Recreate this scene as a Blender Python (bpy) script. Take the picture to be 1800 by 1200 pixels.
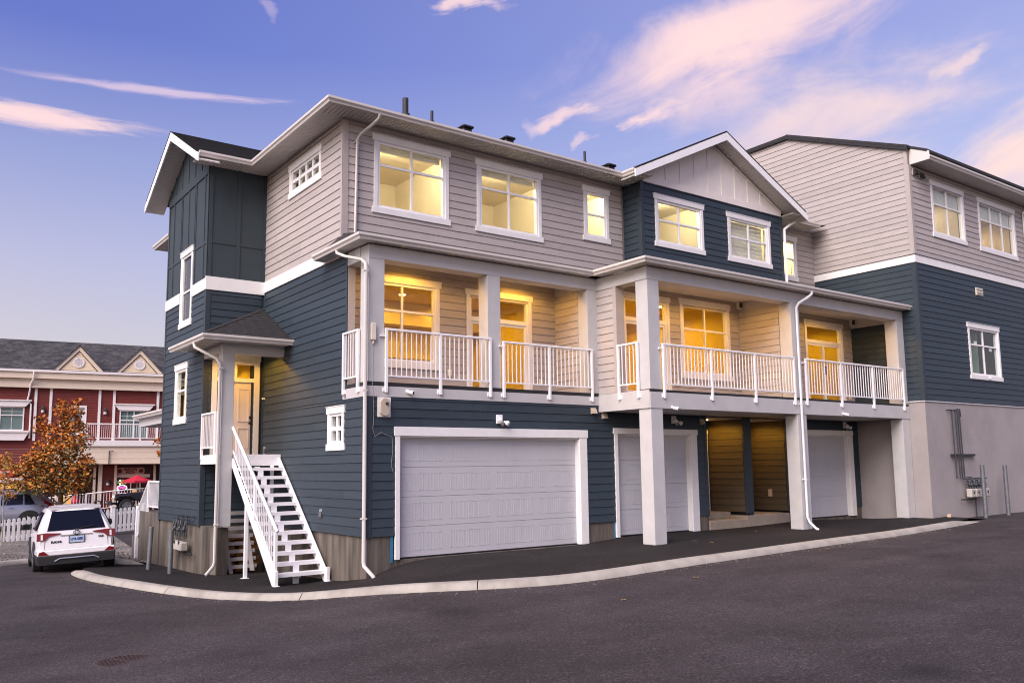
import bpy, bmesh, math, random
import numpy as np
from mathutils import Vector, Matrix
for o in list(bpy.data.objects): bpy.data.objects.remove(o)
sc = bpy.context.scene
COL = sc.collection
rnd = random.Random(7)
R = math.radians
EXPOSURE = 0.55
SKY_STRENGTH = 1.0
SKY_STOPS = [(0.0, (.38, .30, .29)), (.083, (.34, .29, .305)), (.14, (.265, .245, .355)), (.20, (.155, .17, .34)), (.29, (.020, .045, .295)), (.36, (.012, .035, .27)), (.60, (.012, .03, .24)), (1.0, (.01, .025, .20))]
EAST_W, EAST_C = .40, (.55, .50, .60, 1)
GLOW = (1.1, .85, .72, 1)
SUN_E = 4.2
AMBER = (1.0, .48, .035)
ENTRY_W, BALC_W, ROOM1_W, ROOM2_W, UP_W, PORCH_W = 40, 62, 32, 50, 112, 80
def CLOUDS(PINK, WARM, LILAC):
    # azimuth, elevation (deg), rotation, half length, half width, strength, noise scale, stretch, colour
    return [(38.5, 26.6, -15, 18.0, 6.4, 1.0, 5.5, 2.6, PINK, .12, 1.0), (32.0, 21.3, -8, 16, 5.2, .8, 7, 3.0, WARM, .10, 1.2), (20.5, 18.2, -28, 13, 4.8, .95, 7, 3.0, WARM, .12, 1.05),
            (77.0, 23.05, -2, 14.0, .55, .7, 14, 9.0, LILAC, .20, 1.0, 0), (84.5, 20.55, 0, 12.5, 1.15, .95, 12, 8.0, PINK, .20, .95, 0), (56.7, 29.9, -6, 5.0, 1.3, .85, 20, 4.0, PINK, .3, .9),
            (43.6, 22.4, -10, 4.2, 1.0, .85, 24, 4.0, PINK, .32, 1.0), (24.5, 22.8, -12, 3.2, 1.0, .6, 24, 3.5, WARM, .34, 1.0), (50.3, 22.7, -18, 5.6, 1.1, .8, 20, 4.5, PINK, .3, 1.0), (53.0, 21.8, 40, 1.8, 1.0, .4, 26, 2.0, LILAC, .36, .9), (48.3, 21.2, -15, 2.2, .7, .5, 30, 3, PINK, .35, .9), (70.5, 28.6, 20, 1.8, .9, .3, 26, 3, LILAC, .36, .9)]
# ------------------------------------------------------------------ camera
cd = bpy.data.cameras.new('camera'); cam = bpy.data.objects.new('camera', cd); COL.objects.link(cam)
YAW, PITCH, ROLL = R(53.733), R(7.0475), R(0.7245)
fw = Vector((math.cos(YAW)*math.cos(PITCH), math.sin(YAW)*math.cos(PITCH), math.sin(PITCH)))
rt = Vector((math.sin(YAW), -math.cos(YAW), 0)); dn = -rt.cross(fw)
c_, s_ = math.cos(ROLL), math.sin(ROLL)
r2 = rt*c_ + dn*s_; d2 = dn*c_ - rt*s_
m3 = Matrix((r2, -d2, -fw)).transposed()
cam.matrix_world = Matrix.Translation((-7.8078, -15.6, 1.83144)) @ m3.to_4x4()
cd.sensor_width = 36; cd.lens = 30.0; cd.shift_y = 34.5/1800
cd.clip_start = 0.1; cd.clip_end = 3000
sc.camera = cam
# ------------------------------------------------------------------ render settings
sc.view_settings.view_transform = 'Standard'; sc.view_settings.look = 'None'
sc.view_settings.exposure = EXPOSURE; sc.view_settings.gamma = 1.0
sc.view_settings.use_curve_mapping = False
sc.render.engine = 'CYCLES'
sc.cycles.use_denoising = True
sc.cycles.pixel_filter_type = 'BLACKMAN_HARRIS'; sc.cycles.filter_width = 1.1
sc.cycles.max_bounces = 8; sc.cycles.diffuse_bounces = 4; sc.cycles.glossy_bounces = 3
sc.cycles.transmission_bounces = 4; sc.cycles.transparent_max_bounces = 12
sc.cycles.caustics_reflective = False; sc.cycles.caustics_refractive = False
sc.cycles.sample_clamp_indirect = 6.0
# ------------------------------------------------------------------ world: dusk sky with pink clouds
SUN_AZ, SUN_EL = R(202), R(7)          # low sun glow from the left and behind the camera
w = bpy.data.worlds.new('World'); sc.world = w; w.use_nodes = True
nt = w.node_tree; N = nt.nodes; L = nt.links; N.clear()
def nd(t, **k):
    n = N.new(t)
    for a, b in k.items(): setattr(n, a, b)
    return n
def inp(n, i, v):
    if hasattr(v, 'is_linked') or isinstance(v, bpy.types.NodeSocket): L.new(v, n.inputs[i])
    else: n.inputs[i].default_value = v
def mth(op, a, b=0.0, c=None, clamp=False):
    n = nd('ShaderNodeMath', operation=op, use_clamp=clamp); inp(n, 0, a); inp(n, 1, b)
    if c is not None: inp(n, 2, c)
    return n.outputs[0]
def mixc(f, a, b, mode='MIX'):
    n = nd('ShaderNodeMix', data_type='RGBA', blend_type=mode); inp(n, 0, f); inp(n, 6, a); inp(n, 7, b)
    return n.outputs[2]
def ramp(f, stops):
    n = nd('ShaderNodeValToRGB'); e = n.color_ramp.elements
    while len(e) < len(stops): e.new(0.5)
    for i, (p, c) in enumerate(stops): e[i].position = p; e[i].color = (*c, 1)
    L.new(f, n.inputs[0]); return n.outputs[0]
tc = nd('ShaderNodeTexCoord'); sx = nd('ShaderNodeSeparateXYZ'); L.new(tc.outputs['Generated'], sx.inputs[0])
X_, Y_, Z_ = sx.outputs
az = mth('ARCTAN2', Y_, X_); el = mth('ARCSINE', Z_)
eln = mth('DIVIDE', el, R(90), clamp=True)
base = ramp(eln, SKY_STOPS)
# the sky towards the east (azimuth 0, right of the picture) is paler and pinker
east = mth('MULTIPLY_ADD', mth('COSINE', mth('SUBTRACT', az, R(5))), 0.5, 0.5)
eastw = mth('MULTIPLY', mth('POWER', east, 3.0), EAST_W)
base = mixc(eastw, base, EAST_C)
# broad afterglow round the set sun
glow = mth('MULTIPLY_ADD', mth('COSINE', mth('SUBTRACT', az, SUN_AZ)), 0.5, 0.5)
gl = mth('MULTIPLY', mth('POWER', glow, 2.0), mth('POWER', mth('SUBTRACT', 1.0, eln, clamp=True), 3.5))
base = mixc(1.0, base, mixc(gl, (0, 0, 0, 1), GLOW), 'ADD')
sky = nd('ShaderNodeTexSky', sky_type='NISHITA', sun_disc=False)
sky.sun_elevation = SUN_EL; sky.sun_rotation = R(90) - SUN_AZ; sky.dust_density = 2.0; sky.ozone_density = 4.0
nsk = mixc(1.0, sky.outputs[0], (0.05, 0.05, 0.05, 1), 'MULTIPLY')
base = mixc(1.0, base, nsk, 'ADD')
# clouds: wispy masses at their own azimuth / elevation
cmb = nd('ShaderNodeCombineXYZ'); L.new(az, cmb.inputs[0]); L.new(el, cmb.inputs[1])
def noise(vec, scale, detail=6, rough=0.6, sx=1, sy=1, rot=0, dist=0.0):
    mp = nd('ShaderNodeMapping'); L.new(vec, mp.inputs[0]); mp.inputs['Rotation'].default_value = (0, 0, rot)
    mp.inputs['Scale'].default_value = (sx, sy, 1)
    n = nd('ShaderNodeTexNoise'); n.inputs['Scale'].default_value = scale; n.inputs['Detail'].default_value = detail
    n.inputs['Roughness'].default_value = rough; n.inputs['Distortion'].default_value = dist
    L.new(mp.outputs[0], n.inputs[0]); return n
warp = noise(cmb.outputs[0], 9, 4)
wv = nd('ShaderNodeVectorMath', operation='MULTIPLY_ADD'); L.new(warp.outputs['Color'], wv.inputs[0])
wv.inputs[1].default_value = (0.10, 0.07, 0); L.new(cmb.outputs[0], wv.inputs[2])
wv2 = nd('ShaderNodeVectorMath', operation='SUBTRACT'); L.new(wv.outputs[0], wv2.inputs[0]); wv2.inputs[1].default_value = (0.05, 0.035, 0)
def cloud(azd, eld, rot, la, lb, strength, ns, stretch, col, lo=0.42, hi=0.72, wp=1):
    mp = nd('ShaderNodeMapping', vector_type='TEXTURE'); L.new((wv2 if wp else cmb).outputs[0], mp.inputs[0])
    mp.inputs['Location'].default_value = (R(azd), R(eld), 0); mp.inputs['Rotation'].default_value = (0, 0, R(rot))
    mp.inputs['Scale'].default_value = (R(la), R(lb), 1)
    ln = nd('ShaderNodeVectorMath', operation='LENGTH'); L.new(mp.outputs[0], ln.inputs[0])
    m = nd('ShaderNodeMapRange', interpolation_type='SMOOTHSTEP'); L.new(ln.outputs['Value'], m.inputs[0])
    m.inputs[1].default_value = 1.0; m.inputs[2].default_value = 0.0; m.inputs[3].default_value = 0.0; m.inputs[4].default_value = 1.0
    mp2 = nd('ShaderNodeMapping'); L.new(cmb.outputs[0], mp2.inputs[0]); mp2.inputs['Rotation'].default_value = (0, 0, -R(rot))
    n = noise(mp2.outputs[0], ns, 8, 0.62, 1.0, stretch, 0, 0.6)
    t = mth('MULTIPLY_ADD', mth('SUBTRACT', n.outputs['Fac'], .5), 1.7, m.outputs[0])
    q = nd('ShaderNodeMapRange', interpolation_type='SMOOTHSTEP'); L.new(t, q.inputs[0])
    q.inputs[1].default_value = lo; q.inputs[2].default_value = hi; q.inputs[3].default_value = 0; q.inputs[4].default_value = 1
    f = mth('MULTIPLY', mth('MULTIPLY', q.outputs[0], mth('POWER', m.outputs[0], .35)), strength, clamp=True)
    return f, col
PINK = (.72, .52, .52, 1); WARM = (.73, .54, .50, 1); LILAC = (.60, .46, .56, 1)
for args in CLOUDS(PINK, WARM, LILAC):
    f, col = cloud(*args); base = mixc(f, base, col)
bg = nd('ShaderNodeBackground'); L.new(base, bg.inputs[0]); bg.inputs[1].default_value = SKY_STRENGTH
wo = nd('ShaderNodeOutputWorld'); L.new(bg.outputs[0], wo.inputs[0])
# ------------------------------------------------------------------ sun lamp: set high and very soft, stands in for overhead sky glow
sl = bpy.data.lights.new('sun', 'SUN'); so = bpy.data.objects.new('sun', sl); COL.objects.link(so)
sl.energy = SUN_E; sl.angle = R(50); sl.color = (1.0, 0.89, 0.85)
sd = Vector((math.cos(SUN_AZ)*math.cos(R(44)), math.sin(SUN_AZ)*math.cos(R(44)), math.sin(R(44))))
so.rotation_euler = sd.to_track_quat('Z', 'Y').to_euler()
# ------------------------------------------------------------------ materials
MATS = {}
def mat(name, col, rough=0.6, var=0.06, nscale=8.0, bump=0.0, bscale=60.0, metal=0.0, spec=0.4, objvar=0.0, col2=None, f2=(0.45, 0.65), stretch=(1, 1, 1), coat=0.0, emit=None, estr=0.0):
    m = bpy.data.materials.new(name); m.use_nodes = True; t = m.node_tree; n = t.nodes; p = n['Principled BSDF']
    p.inputs['Roughness'].default_value = rough; p.inputs['Metallic'].default_value = metal
    p.inputs['Specular IOR Level'].default_value = spec; p.inputs['Coat Weight'].default_value = coat
    tcn = n.new('ShaderNodeTexCoord'); mp = n.new('ShaderNodeMapping'); t.links.new(tcn.outputs['Object'], mp.inputs[0]); mp.inputs['Scale'].default_value = stretch
    nz = n.new('ShaderNodeTexNoise'); nz.inputs['Scale'].default_value = nscale; nz.inputs['Detail'].default_value = 6; t.links.new(mp.outputs[0], nz.inputs[0])
    mr = n.new('ShaderNodeMapRange'); t.links.new(nz.outputs['Fac'], mr.inputs[0]); mr.inputs[1].default_value = .3; mr.inputs[2].default_value = .7
    mr.inputs[3].default_value = 1-var; mr.inputs[4].default_value = 1+var
    val = mr.outputs[0]
    if objvar:
        oi = n.new('ShaderNodeObjectInfo'); m2 = n.new('ShaderNodeMapRange'); t.links.new(oi.outputs['Random'], m2.inputs[0]); m2.inputs[3].default_value = 1-objvar; m2.inputs[4].default_value = 1+objvar
        mm = n.new('ShaderNodeMath'); mm.operation = 'MULTIPLY'; t.links.new(val, mm.inputs[0]); t.links.new(m2.outputs[0], mm.inputs[1]); val = mm.outputs[0]
    src = None
    if col2 is not None:
        nb = n.new('ShaderNodeTexNoise'); nb.inputs['Scale'].default_value = nscale*.35; nb.inputs['Detail'].default_value = 8; nb.inputs['Roughness'].default_value = .65; t.links.new(mp.outputs[0], nb.inputs[0])
        rp = n.new('ShaderNodeValToRGB'); rp.color_ramp.elements[0].position = f2[0]; rp.color_ramp.elements[1].position = f2[1]
        rp.color_ramp.elements[0].color = (*col, 1); rp.color_ramp.elements[1].color = (*col2, 1); t.links.new(nb.outputs['Fac'], rp.inputs[0]); src = rp.outputs[0]
    vm = n.new('ShaderNodeVectorMath'); vm.operation = 'SCALE'; t.links.new(val, vm.inputs['Scale'])
    if src: t.links.new(src, vm.inputs[0])
    else: vm.inputs[0].default_value = col
    t.links.new(vm.outputs[0], p.inputs['Base Color'])
    if bump:
        b = n.new('ShaderNodeBump'); b.inputs['Strength'].default_value = bump; b.inputs['Distance'].default_value = .004
        nb2 = n.new('ShaderNodeTexNoise'); nb2.inputs['Scale'].default_value = bscale; nb2.inputs['Detail'].default_value = 5; t.links.new(mp.outputs[0], nb2.inputs[0])
        t.links.new(nb2.outputs['Fac'], b.inputs['Height']); t.links.new(b.outputs[0], p.inputs['Normal'])
    if emit: p.inputs['Emission Color'].default_value = (*emit, 1); p.inputs['Emission Strength'].default_value = estr
    MATS[name] = m; return m
def glass_mat(name, tint, ior=1.32, dark=None):
    m = bpy.data.materials.new(name); m.use_nodes = True; t = m.node_tree; n = t.nodes; n.clear()
    o = n.new('ShaderNodeOutputMaterial'); mx = n.new('ShaderNodeMixShader'); fr = n.new('ShaderNodeFresnel'); ge = n.new('ShaderNodeNewGeometry'); mr = n.new('ShaderNodeMapRange'); mr.inputs[3].default_value = ior; mr.inputs[4].default_value = 1/ior
    t.links.new(ge.outputs['Backfacing'], mr.inputs[0]); t.links.new(mr.outputs[0], fr.inputs[0])
    g = n.new('ShaderNodeBsdfGlossy'); g.inputs['Roughness'].default_value = .02
    if dark: tr = n.new('ShaderNodeBsdfDiffuse'); tr.inputs[0].default_value = (*dark, 1)
    else: tr = n.new('ShaderNodeBsdfTransparent'); tr.inputs[0].default_value = (*tint, 1)
    t.links.new(fr.outputs[0], mx.inputs[0]); t.links.new(tr.outputs[0], mx.inputs[1]); t.links.new(g.outputs[0], mx.inputs[2]); t.links.new(mx.outputs[0], o.inputs[0])
    MATS[name] = m; return m
ST = (1, 1, 1)
mat('taupe_siding', (.390, .348, .332), .62, .06, 3, .3, 90, objvar=.06, stretch=(1, 1, 4))
mat('blue_siding', (.026, .040, .054), .55, .08, 3, .3, 90, objvar=.10, stretch=(1, 1, 4))
mat('shaded_entry_siding', (.075, .058, .038), .6, .06, 3, .25, 90, objvar=.05)  # taupe boards with recess shade and amber cast put into the colour
mat('slate_panel', (.031, .045, .054), .6, .05, 3, .2, 90)
mat('sheathing_taupe', (.20, .17, .165), .8); mat('sheathing_blue', (.02, .028, .04), .8)
mat('taupe_trim', (.39, .345, .325), .6, .04, 3, .15, 80)
mat('blue_trim', (.027, .039, .051), .55, .05, 3, .15, 80)
mat('white_trim', (.76, .74, .735), .5, .04, 4, .1, 70)
mat('post_paint', (.485, .475, .475), .6, .05, 3, .3, 60)
mat('fascia_paint', (.48, .465, .465), .6, .05, 3, .2, 60)
mat('gutter_paint', (.60, .56, .53), .35, .03, 3)
mat('soffit_vinyl', (.62, .585, .55), .5, .03, 3)
mat('pediment_paint', (.76, .70, .66), .6, .04, 3)
mat('vinyl_white', (.82, .81, .82), .35, .02, 3)
mat('garage_steel', (.48, .475, .505), .42, .03, 2, .1, 120)
mat('rail_white', (.80, .79, .82), .35, .02, 3)
mat('concrete', (.140, .118, .098), .85, .22, 7, .6, 45, col2=(.040, .033, .027), f2=(.42, .66), stretch=(1, 1, .12))
mat('landing_concrete', (.30, .25, .20), .85, .10, 6, .4, 45)
mat('stucco', (.33, .30, .295), .85, .05, 1.5, .55, 140, col2=(.29, .262, .26))
mat('blue_tape', (.02, .16, .30), .5)
mat('shingle_dark', (.030, .028, .030), .9, .35, 14, .8, 60)
mat('membrane', (.02, .02, .022), .7)
mat('door_paint', (.68, .60, .55), .45, .03, 3)
mat('bronze', (.05, .035, .025), .35, metal=.8)
mat('room_wall', (.74, .66, .52), .8, .03, 2); mat('room_floor', (.35, .26, .17), .5, .1, 4)
mat('amber_lit_wall', (.70, .58, .13), .8, .03, 2); mat('room_dark', (.16, .16, .15), .8, .1, 2); mat('drywall_green', (.20, .28, .22), .8)  # amber room walls: the lamps' warm light is put into the wall colour
mat('dark_plastic', (.02, .02, .022), .5); mat('steel_galv', (.17, .18, .20), .42, .18, 9, metal=.55)
mat('meter_grey', (.42, .39, .36), .5, .06); mat('black_pipe', (.030, .034, .042), .5); mat('beige_plastic', (.46, .39, .31), .5)
mat('cream_plastic', (.66, .60, .50), .5); mat('timber_orange', (.30, .12, .035), .7, .2, 12); mat('slat_paint', (.50, .46, .45), .6, .08)
mat('rust_dark', (.018, .012, .011), .8)
mat('rust_iron', (.055, .034, .031), .75, .25, 30, .4, 80); mat('wood_block', (.55, .40, .25), .7)
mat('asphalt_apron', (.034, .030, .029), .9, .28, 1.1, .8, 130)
mat('lamp_glow', (1, .8, .5), .5, emit=(1.0, .72, .32), estr=14.0)
mat('sticker', (.6, .62, .62), .5); mat('blind_fabric', (.80, .74, .62), .7)
glass_mat('window_glass', (.94, .96, .95)); glass_mat('tinted_glass', (.35, .38, .38)); glass_mat('car_glass', (.05, .06, .07), 1.6, dark=(.006, .007, .009))
glass_mat('pale_glass', (.5, .58, .58), 2.2)
# asphalt road: fine stones, worn lighter bands
def asphalt(name, dark, light, spk):
    m = mat(name, dark, .9, .10, .35, 0, spec=.22, col2=light, f2=(.35, .72)); t = m.node_tree; n = t.nodes; p = n['Principled BSDF']
    src = p.inputs['Base Color'].links[0].from_socket
    tcn = [x for x in n if x.bl_idname == 'ShaderNodeTexCoord'][0]
    v = n.new('ShaderNodeTexNoise'); v.inputs['Scale'].default_value = 46; v.inputs['Detail'].default_value = 3; t.links.new(tcn.outputs['Object'], v.inputs[0])
    r_ = n.new('ShaderNodeMapRange'); t.links.new(v.outputs['Fac'], r_.inputs[0]); r_.inputs[1].default_value = .35; r_.inputs[2].default_value = .75; r_.inputs[3].default_value = 1-spk; r_.inputs[4].default_value = 1+spk*1.6
    v2 = n.new('ShaderNodeTexVoronoi'); v2.inputs['Scale'].default_value = 30; t.links.new(tcn.outputs['Object'], v2.inputs[0])
    sr = n.new('ShaderNodeSeparateColor'); t.links.new(v2.outputs['Color'], sr.inputs[0])
    r3 = n.new('ShaderNodeMapRange'); t.links.new(sr.outputs[0], r3.inputs[0]); r3.inputs[1].default_value = .86; r3.inputs[2].default_value = 1.0; r3.inputs[3].default_value = 1.0; r3.inputs[4].default_value = 1.7
    mu = n.new('ShaderNodeMath'); mu.operation = 'MULTIPLY'; t.links.new(r_.outputs[0], mu.inputs[0]); t.links.new(r3.outputs[0], mu.inputs[1])
    # worn patches, damp-looking stains and old oil drips
    st_ = n.new('ShaderNodeTexNoise'); st_.inputs['Scale'].default_value = .55; st_.inputs['Detail'].default_value = 9; st_.inputs['Roughness'].default_value = .68; st_.inputs['Distortion'].default_value = .6; t.links.new(tcn.outputs['Object'], st_.inputs[0])
    rs = n.new('ShaderNodeMapRange'); t.links.new(st_.outputs['Fac'], rs.inputs[0]); rs.inputs[1].default_value = .36; rs.inputs[2].default_value = .62; rs.inputs[3].default_value = .74; rs.inputs[4].default_value = 1.10
    mps = n.new('ShaderNodeMapping'); t.links.new(tcn.outputs['Object'], mps.inputs[0]); mps.inputs['Rotation'].default_value = (0, 0, .18); mps.inputs['Scale'].default_value = (.10, 1.3, 1)
    sw = n.new('ShaderNodeTexNoise'); sw.inputs['Scale'].default_value = 1.0; sw.inputs['Detail'].default_value = 5; t.links.new(mps.outputs[0], sw.inputs[0])
    rw = n.new('ShaderNodeMapRange'); t.links.new(sw.outputs['Fac'], rw.inputs[0]); rw.inputs[1].default_value = .35; rw.inputs[2].default_value = .65; rw.inputs[3].default_value = .88; rw.inputs[4].default_value = 1.10
    vo = n.new('ShaderNodeTexVoronoi'); vo.inputs['Scale'].default_value = .42; wob = n.new('ShaderNodeVectorMath'); wob.operation = 'MULTIPLY_ADD'; t.links.new(v.outputs['Color'], wob.inputs[0]); wob.inputs[1].default_value = (.12, .12, 0); t.links.new(tcn.outputs['Object'], wob.inputs[2]); t.links.new(wob.outputs[0], vo.inputs[0])
    ro = n.new('ShaderNodeMapRange'); t.links.new(vo.outputs['Distance'], ro.inputs[0]); ro.inputs[1].default_value = .05; ro.inputs[2].default_value = .17; ro.inputs[3].default_value = .70; ro.inputs[4].default_value = 1.0
    for q in (rs.outputs[0], rw.outputs[0], ro.outputs[0]):
        m5 = n.new('ShaderNodeMath'); m5.operation = 'MULTIPLY'; t.links.new(mu.outputs[0], m5.inputs[0]); t.links.new(q, m5.inputs[1]); mu = m5
    vm = n.new('ShaderNodeVectorMath'); vm.operation = 'SCALE'; t.links.new(src, vm.inputs[0]); t.links.new(mu.outputs[0], vm.inputs['Scale']); t.links.new(vm.outputs[0], p.inputs['Base Color'])
    b = n.new('ShaderNodeBump'); b.inputs['Strength'].default_value = .9; b.inputs['Distance'].default_value = .012; t.links.new(v.outputs['Fac'], b.inputs['Height']); t.links.new(b.outputs[0], p.inputs['Normal'])
    return m
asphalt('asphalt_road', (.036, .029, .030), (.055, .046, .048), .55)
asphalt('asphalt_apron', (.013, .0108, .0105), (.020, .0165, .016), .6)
asphalt('gravel_mix', (.13, .112, .10), (.20, .175, .155), .8)
for n_ in MATS['gravel_mix'].node_tree.nodes:
    if n_.bl_idname == 'ShaderNodeTexVoronoi': n_.inputs['Scale'].default_value = 13
    if n_.bl_idname == 'ShaderNodeTexNoise' and n_.inputs['Scale'].default_value == 46: n_.inputs['Scale'].default_value = 24
mat('kerb_concrete', (.315, .29, .255), .85, .14, 3, .4, 60, col2=(.20, .18, .155), f2=(.48, .75))
# shop and vehicles
mat('roof_tabs', (.034, .032, .035), .9, .55, 5, .8, 40, stretch=(1, 1, 2.2), col2=(.075, .070, .074), f2=(.42, .6))
mat('red_siding', (.14, .019, .014), .6, .08, 3); mat('cream_paint', (.70, .58, .46), .6, .04); mat('cream_gable', (.74, .60, .43), .6, .04)
mat('white_paint', (.74, .69, .68), .5, .03); mat('teal_glass', (.10, .16, .16), .12, .1, 1); mat('dark_red', (.055, .010, .012), .6)
mat('lit_shop', (.5, .3, .1), .6, .5, 1.2, emit=(1.0, .50, .08), estr=.45)
mat('sign_cream', (.46, .33, .28), .6); mat('sign_red', (.16, .012, .012), .6); mat('sign_bright_red', (.55, .02, .02), .5); mat('umbrella_red', (.40, .012, .035), .7, .05)
mat('neon_white', (1, .9, 1), .4, emit=(1.0, .80, .95), estr=1.8); mat('neon_pink', (1, .3, .6), .4, emit=(1.0, .10, .45), estr=1.2); mat('neon_green', (.2, .45, .12), .4, emit=(.35, .85, .18), estr=.25)
mat('car_white', (.72, .70, .74), .25, .01, 1, coat=.6); mat('car_silver', (.26, .28, .36), .25, .01, 1, metal=.5, coat=.6); mat('car_black', (.022, .020, .030), .25, .01, 1, coat=.6)
mat('tyre', (.012, .012, .013), .8); mat('rim_dark', (.03, .03, .032), .35, metal=.7); mat('rim_silver', (.55, .55, .58), .3, metal=.8)
mat('lamp_red', (.15, .003, .006), .2, coat=.2, spec=.4); mat('lamp_clear', (.7, .7, .72), .1, coat=.5); mat('chrome', (.75, .75, .77), .12, metal=1.0)
mat('plate_blue', (.45, .55, .70), .4); mat('plate_ink', (.02, .05, .25), .5); mat('black_trim', (.012, .012, .014), .6); mat('amber_lamp', (.8, .30, .05), .2)
mat('bark', (.045, .032, .025), .9, .3, 20, .6, 30); mat('bark_pale', (.30, .27, .24), .9, .2, 20)
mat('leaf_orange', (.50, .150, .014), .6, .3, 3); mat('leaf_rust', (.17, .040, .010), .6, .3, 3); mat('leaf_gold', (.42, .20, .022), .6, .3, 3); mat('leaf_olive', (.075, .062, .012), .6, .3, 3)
mat('leaf_litter', (.30, .17, .06), .7)
# ------------------------------------------------------------------ mesh helpers
class Fr:
    """wall frame: a along the wall, z up, d outwards from the face"""
    def __init__(s, o, u, n): s.o = Vector(o); s.u = Vector(u).normalized(); s.n = Vector(n).normalized()
    def P(s, a, z, d=0.0): return s.o + s.u*a + s.n*d + Vector((0, 0, z))
def FX(y): return Fr((0, y, 0), (1, 0, 0), (0, -1, 0))
def FY(x): return Fr((x, 0, 0), (0, 1, 0), (-1, 0, 0))
W0 = Fr((0, 0, 0), (1, 0, 0), (0, 1, 0))     # plan frame: a = X, d = Y
class MB:
    def __init__(s): s.v = []; s.f = []; s.sm = False; s.mi = []; s.m = 0
    def face(s, idx): s.f.append(tuple(idx)); s.mi.append(s.m)
    def hexa(s, p):
        b = len(s.v); s.v += [tuple(q) for q in p]
        for f in ((0, 1, 2, 3), (7, 6, 5, 4), (0, 4, 5, 1), (1, 5, 6, 2), (2, 6, 7, 3), (3, 7, 4, 0)): s.face([b+i for i in f])
        return s
    def box(s, x0, x1, y0, y1, z0, z1): return s.bf(W0, x0, x1, z0, z1, y0, y1)
    def bf(s, fr, a0, a1, z0, z1, d0, d1):
        return s.hexa([fr.P(a0, z0, d0), fr.P(a1, z0, d0), fr.P(a1, z1, d0), fr.P(a0, z1, d0), fr.P(a0, z0, d1), fr.P(a1, z0, d1), fr.P(a1, z1, d1), fr.P(a0, z1, d1)])
    def prism(s, fr, poly, d0, d1):
        b = len(s.v); k = len(poly)
        s.v += [tuple(fr.P(a, z, d0)) for a, z in poly] + [tuple(fr.P(a, z, d1)) for a, z in poly]
        s.face(range(b, b+k)); s.face(range(b+2*k-1, b+k-1, -1))
        for i in range(k): j = (i+1) % k; s.face((b+i, b+k+i, b+k+j, b+j))
        return s
    def poly3(s, pts, thick):
        """flat polygon in space given a thickness vector"""
        b = len(s.v); k = len(pts); t = Vector(thick)
        s.v += [tuple(p) for p in pts] + [tuple(Vector(p)+t) for p in pts]
        s.face(range(b, b+k)); s.face(range(b+2*k-1, b+k-1, -1))
        for i in range(k): j = (i+1) % k; s.face((b+i, b+k+i, b+k+j, b+j))
        return s
    def tube(s, pts, r, seg=8, flat=1.0, r1=None, cap=True):
        pts = [Vector(p) for p in pts]; n = len(pts); b = len(s.v); prev = None
        for i, p in enumerate(pts):
            t = (pts[min(i+1, n-1)]-pts[max(i-1, 0)]).normalized()
            if prev is None: x = t.orthogonal().normalized() if abs(t.z) < .9 else Vector((1, 0, 0)); x = (x - t*x.dot(t)).normalized()
            else: x = (prev - t*prev.dot(t)).normalized()
            prev = x; y = t.cross(x); rr = r if r1 is None else r+(r1-r)*i/max(n-1, 1)
            for k in range(seg):
                a = 2*math.pi*(k+.5)/seg; s.v.append(tuple(p + x*math.cos(a)*rr + y*math.sin(a)*rr*flat))
        for i in range(n-1):
            for k in range(seg): s.face((b+i*seg+k, b+i*seg+(k+1) % seg, b+(i+1)*seg+(k+1) % seg, b+(i+1)*seg+k))
        if cap: s.face([b+k for k in range(seg)][::-1]); s.face([b+(n-1)*seg+k for k in range(seg)])
        return s
    def lathe(s, o, axis, prof, seg=16):
        """prof: (along axis, radius)"""
        o = Vector(o); t = Vector(axis).normalized(); x = t.orthogonal().normalized(); y = t.cross(x); b = len(s.v)
        for h, r in prof:
            for k in range(seg): a = 2*math.pi*k/seg; s.v.append(tuple(o+t*h+(x*math.cos(a)+y*math.sin(a))*r))
        for i in range(len(prof)-1):
            for k in range(seg): s.face((b+i*seg+k, b+i*seg+(k+1) % seg, b+(i+1)*seg+(k+1) % seg, b+(i+1)*seg+k))
        s.face([b+k for k in range(seg)][::-1]); s.face([b+(len(prof)-1)*seg+k for k in range(seg)])
        return s
    def mesh(s, name, m, bevel=0.0):
        me = bpy.data.meshes.new(name); me.from_pydata(s.v, [], s.f)
        for q in (m if isinstance(m, (list, tuple)) else [m]): me.materials.append(MATS[q])
        if max(s.mi, default=0): me.polygons.foreach_set('material_index', s.mi)
        bm = bmesh.new(); bm.from_mesh(me); bmesh.ops.recalc_face_normals(bm, faces=bm.faces)
        if bevel: bmesh.ops.bevel(bm, geom=list(bm.edges), offset=bevel, segments=1, affect='EDGES', clamp_overlap=True)
        bm.to_mesh(me); bm.free()
        if s.sm:
            me.polygons.foreach_set('use_smooth', [True]*len(me.polygons))
            try: me.set_sharp_from_angle(angle=R(40))
            except Exception: pass
        return me
    def build(s, name, m, parent=None, bevel=0.0, kind=None, label=None):
        return link(name, s.mesh(name, m, bevel), parent, kind, label)
def link(name, data, parent=None, kind=None, label=None):
    o = bpy.data.objects.new(name, data); COL.objects.link(o)
    if parent is not None: adopt(o, parent)
    if kind: o['kind'] = kind
    if label: o['label'] = label
    return o
def world_loc(p):
    v = Vector((0, 0, 0))
    while p is not None: v += p.location; p = p.parent
    return v
def adopt(o, parent):
    o.parent = parent; o.matrix_parent_inverse = Matrix.Translation(-world_loc(parent)) if parent.get('static') else Matrix.Identity(4)
def thing(name, loc, label, cat, group=None, static=True):
    """static: children are written in world coordinates"""
    o = bpy.data.objects.new(name, None); COL.objects.link(o); o.location = loc; o.empty_display_size = .2
    o['label'] = label; o['category'] = cat
    if group: o['group'] = group
    if static: o['static'] = 1
    return o
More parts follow.
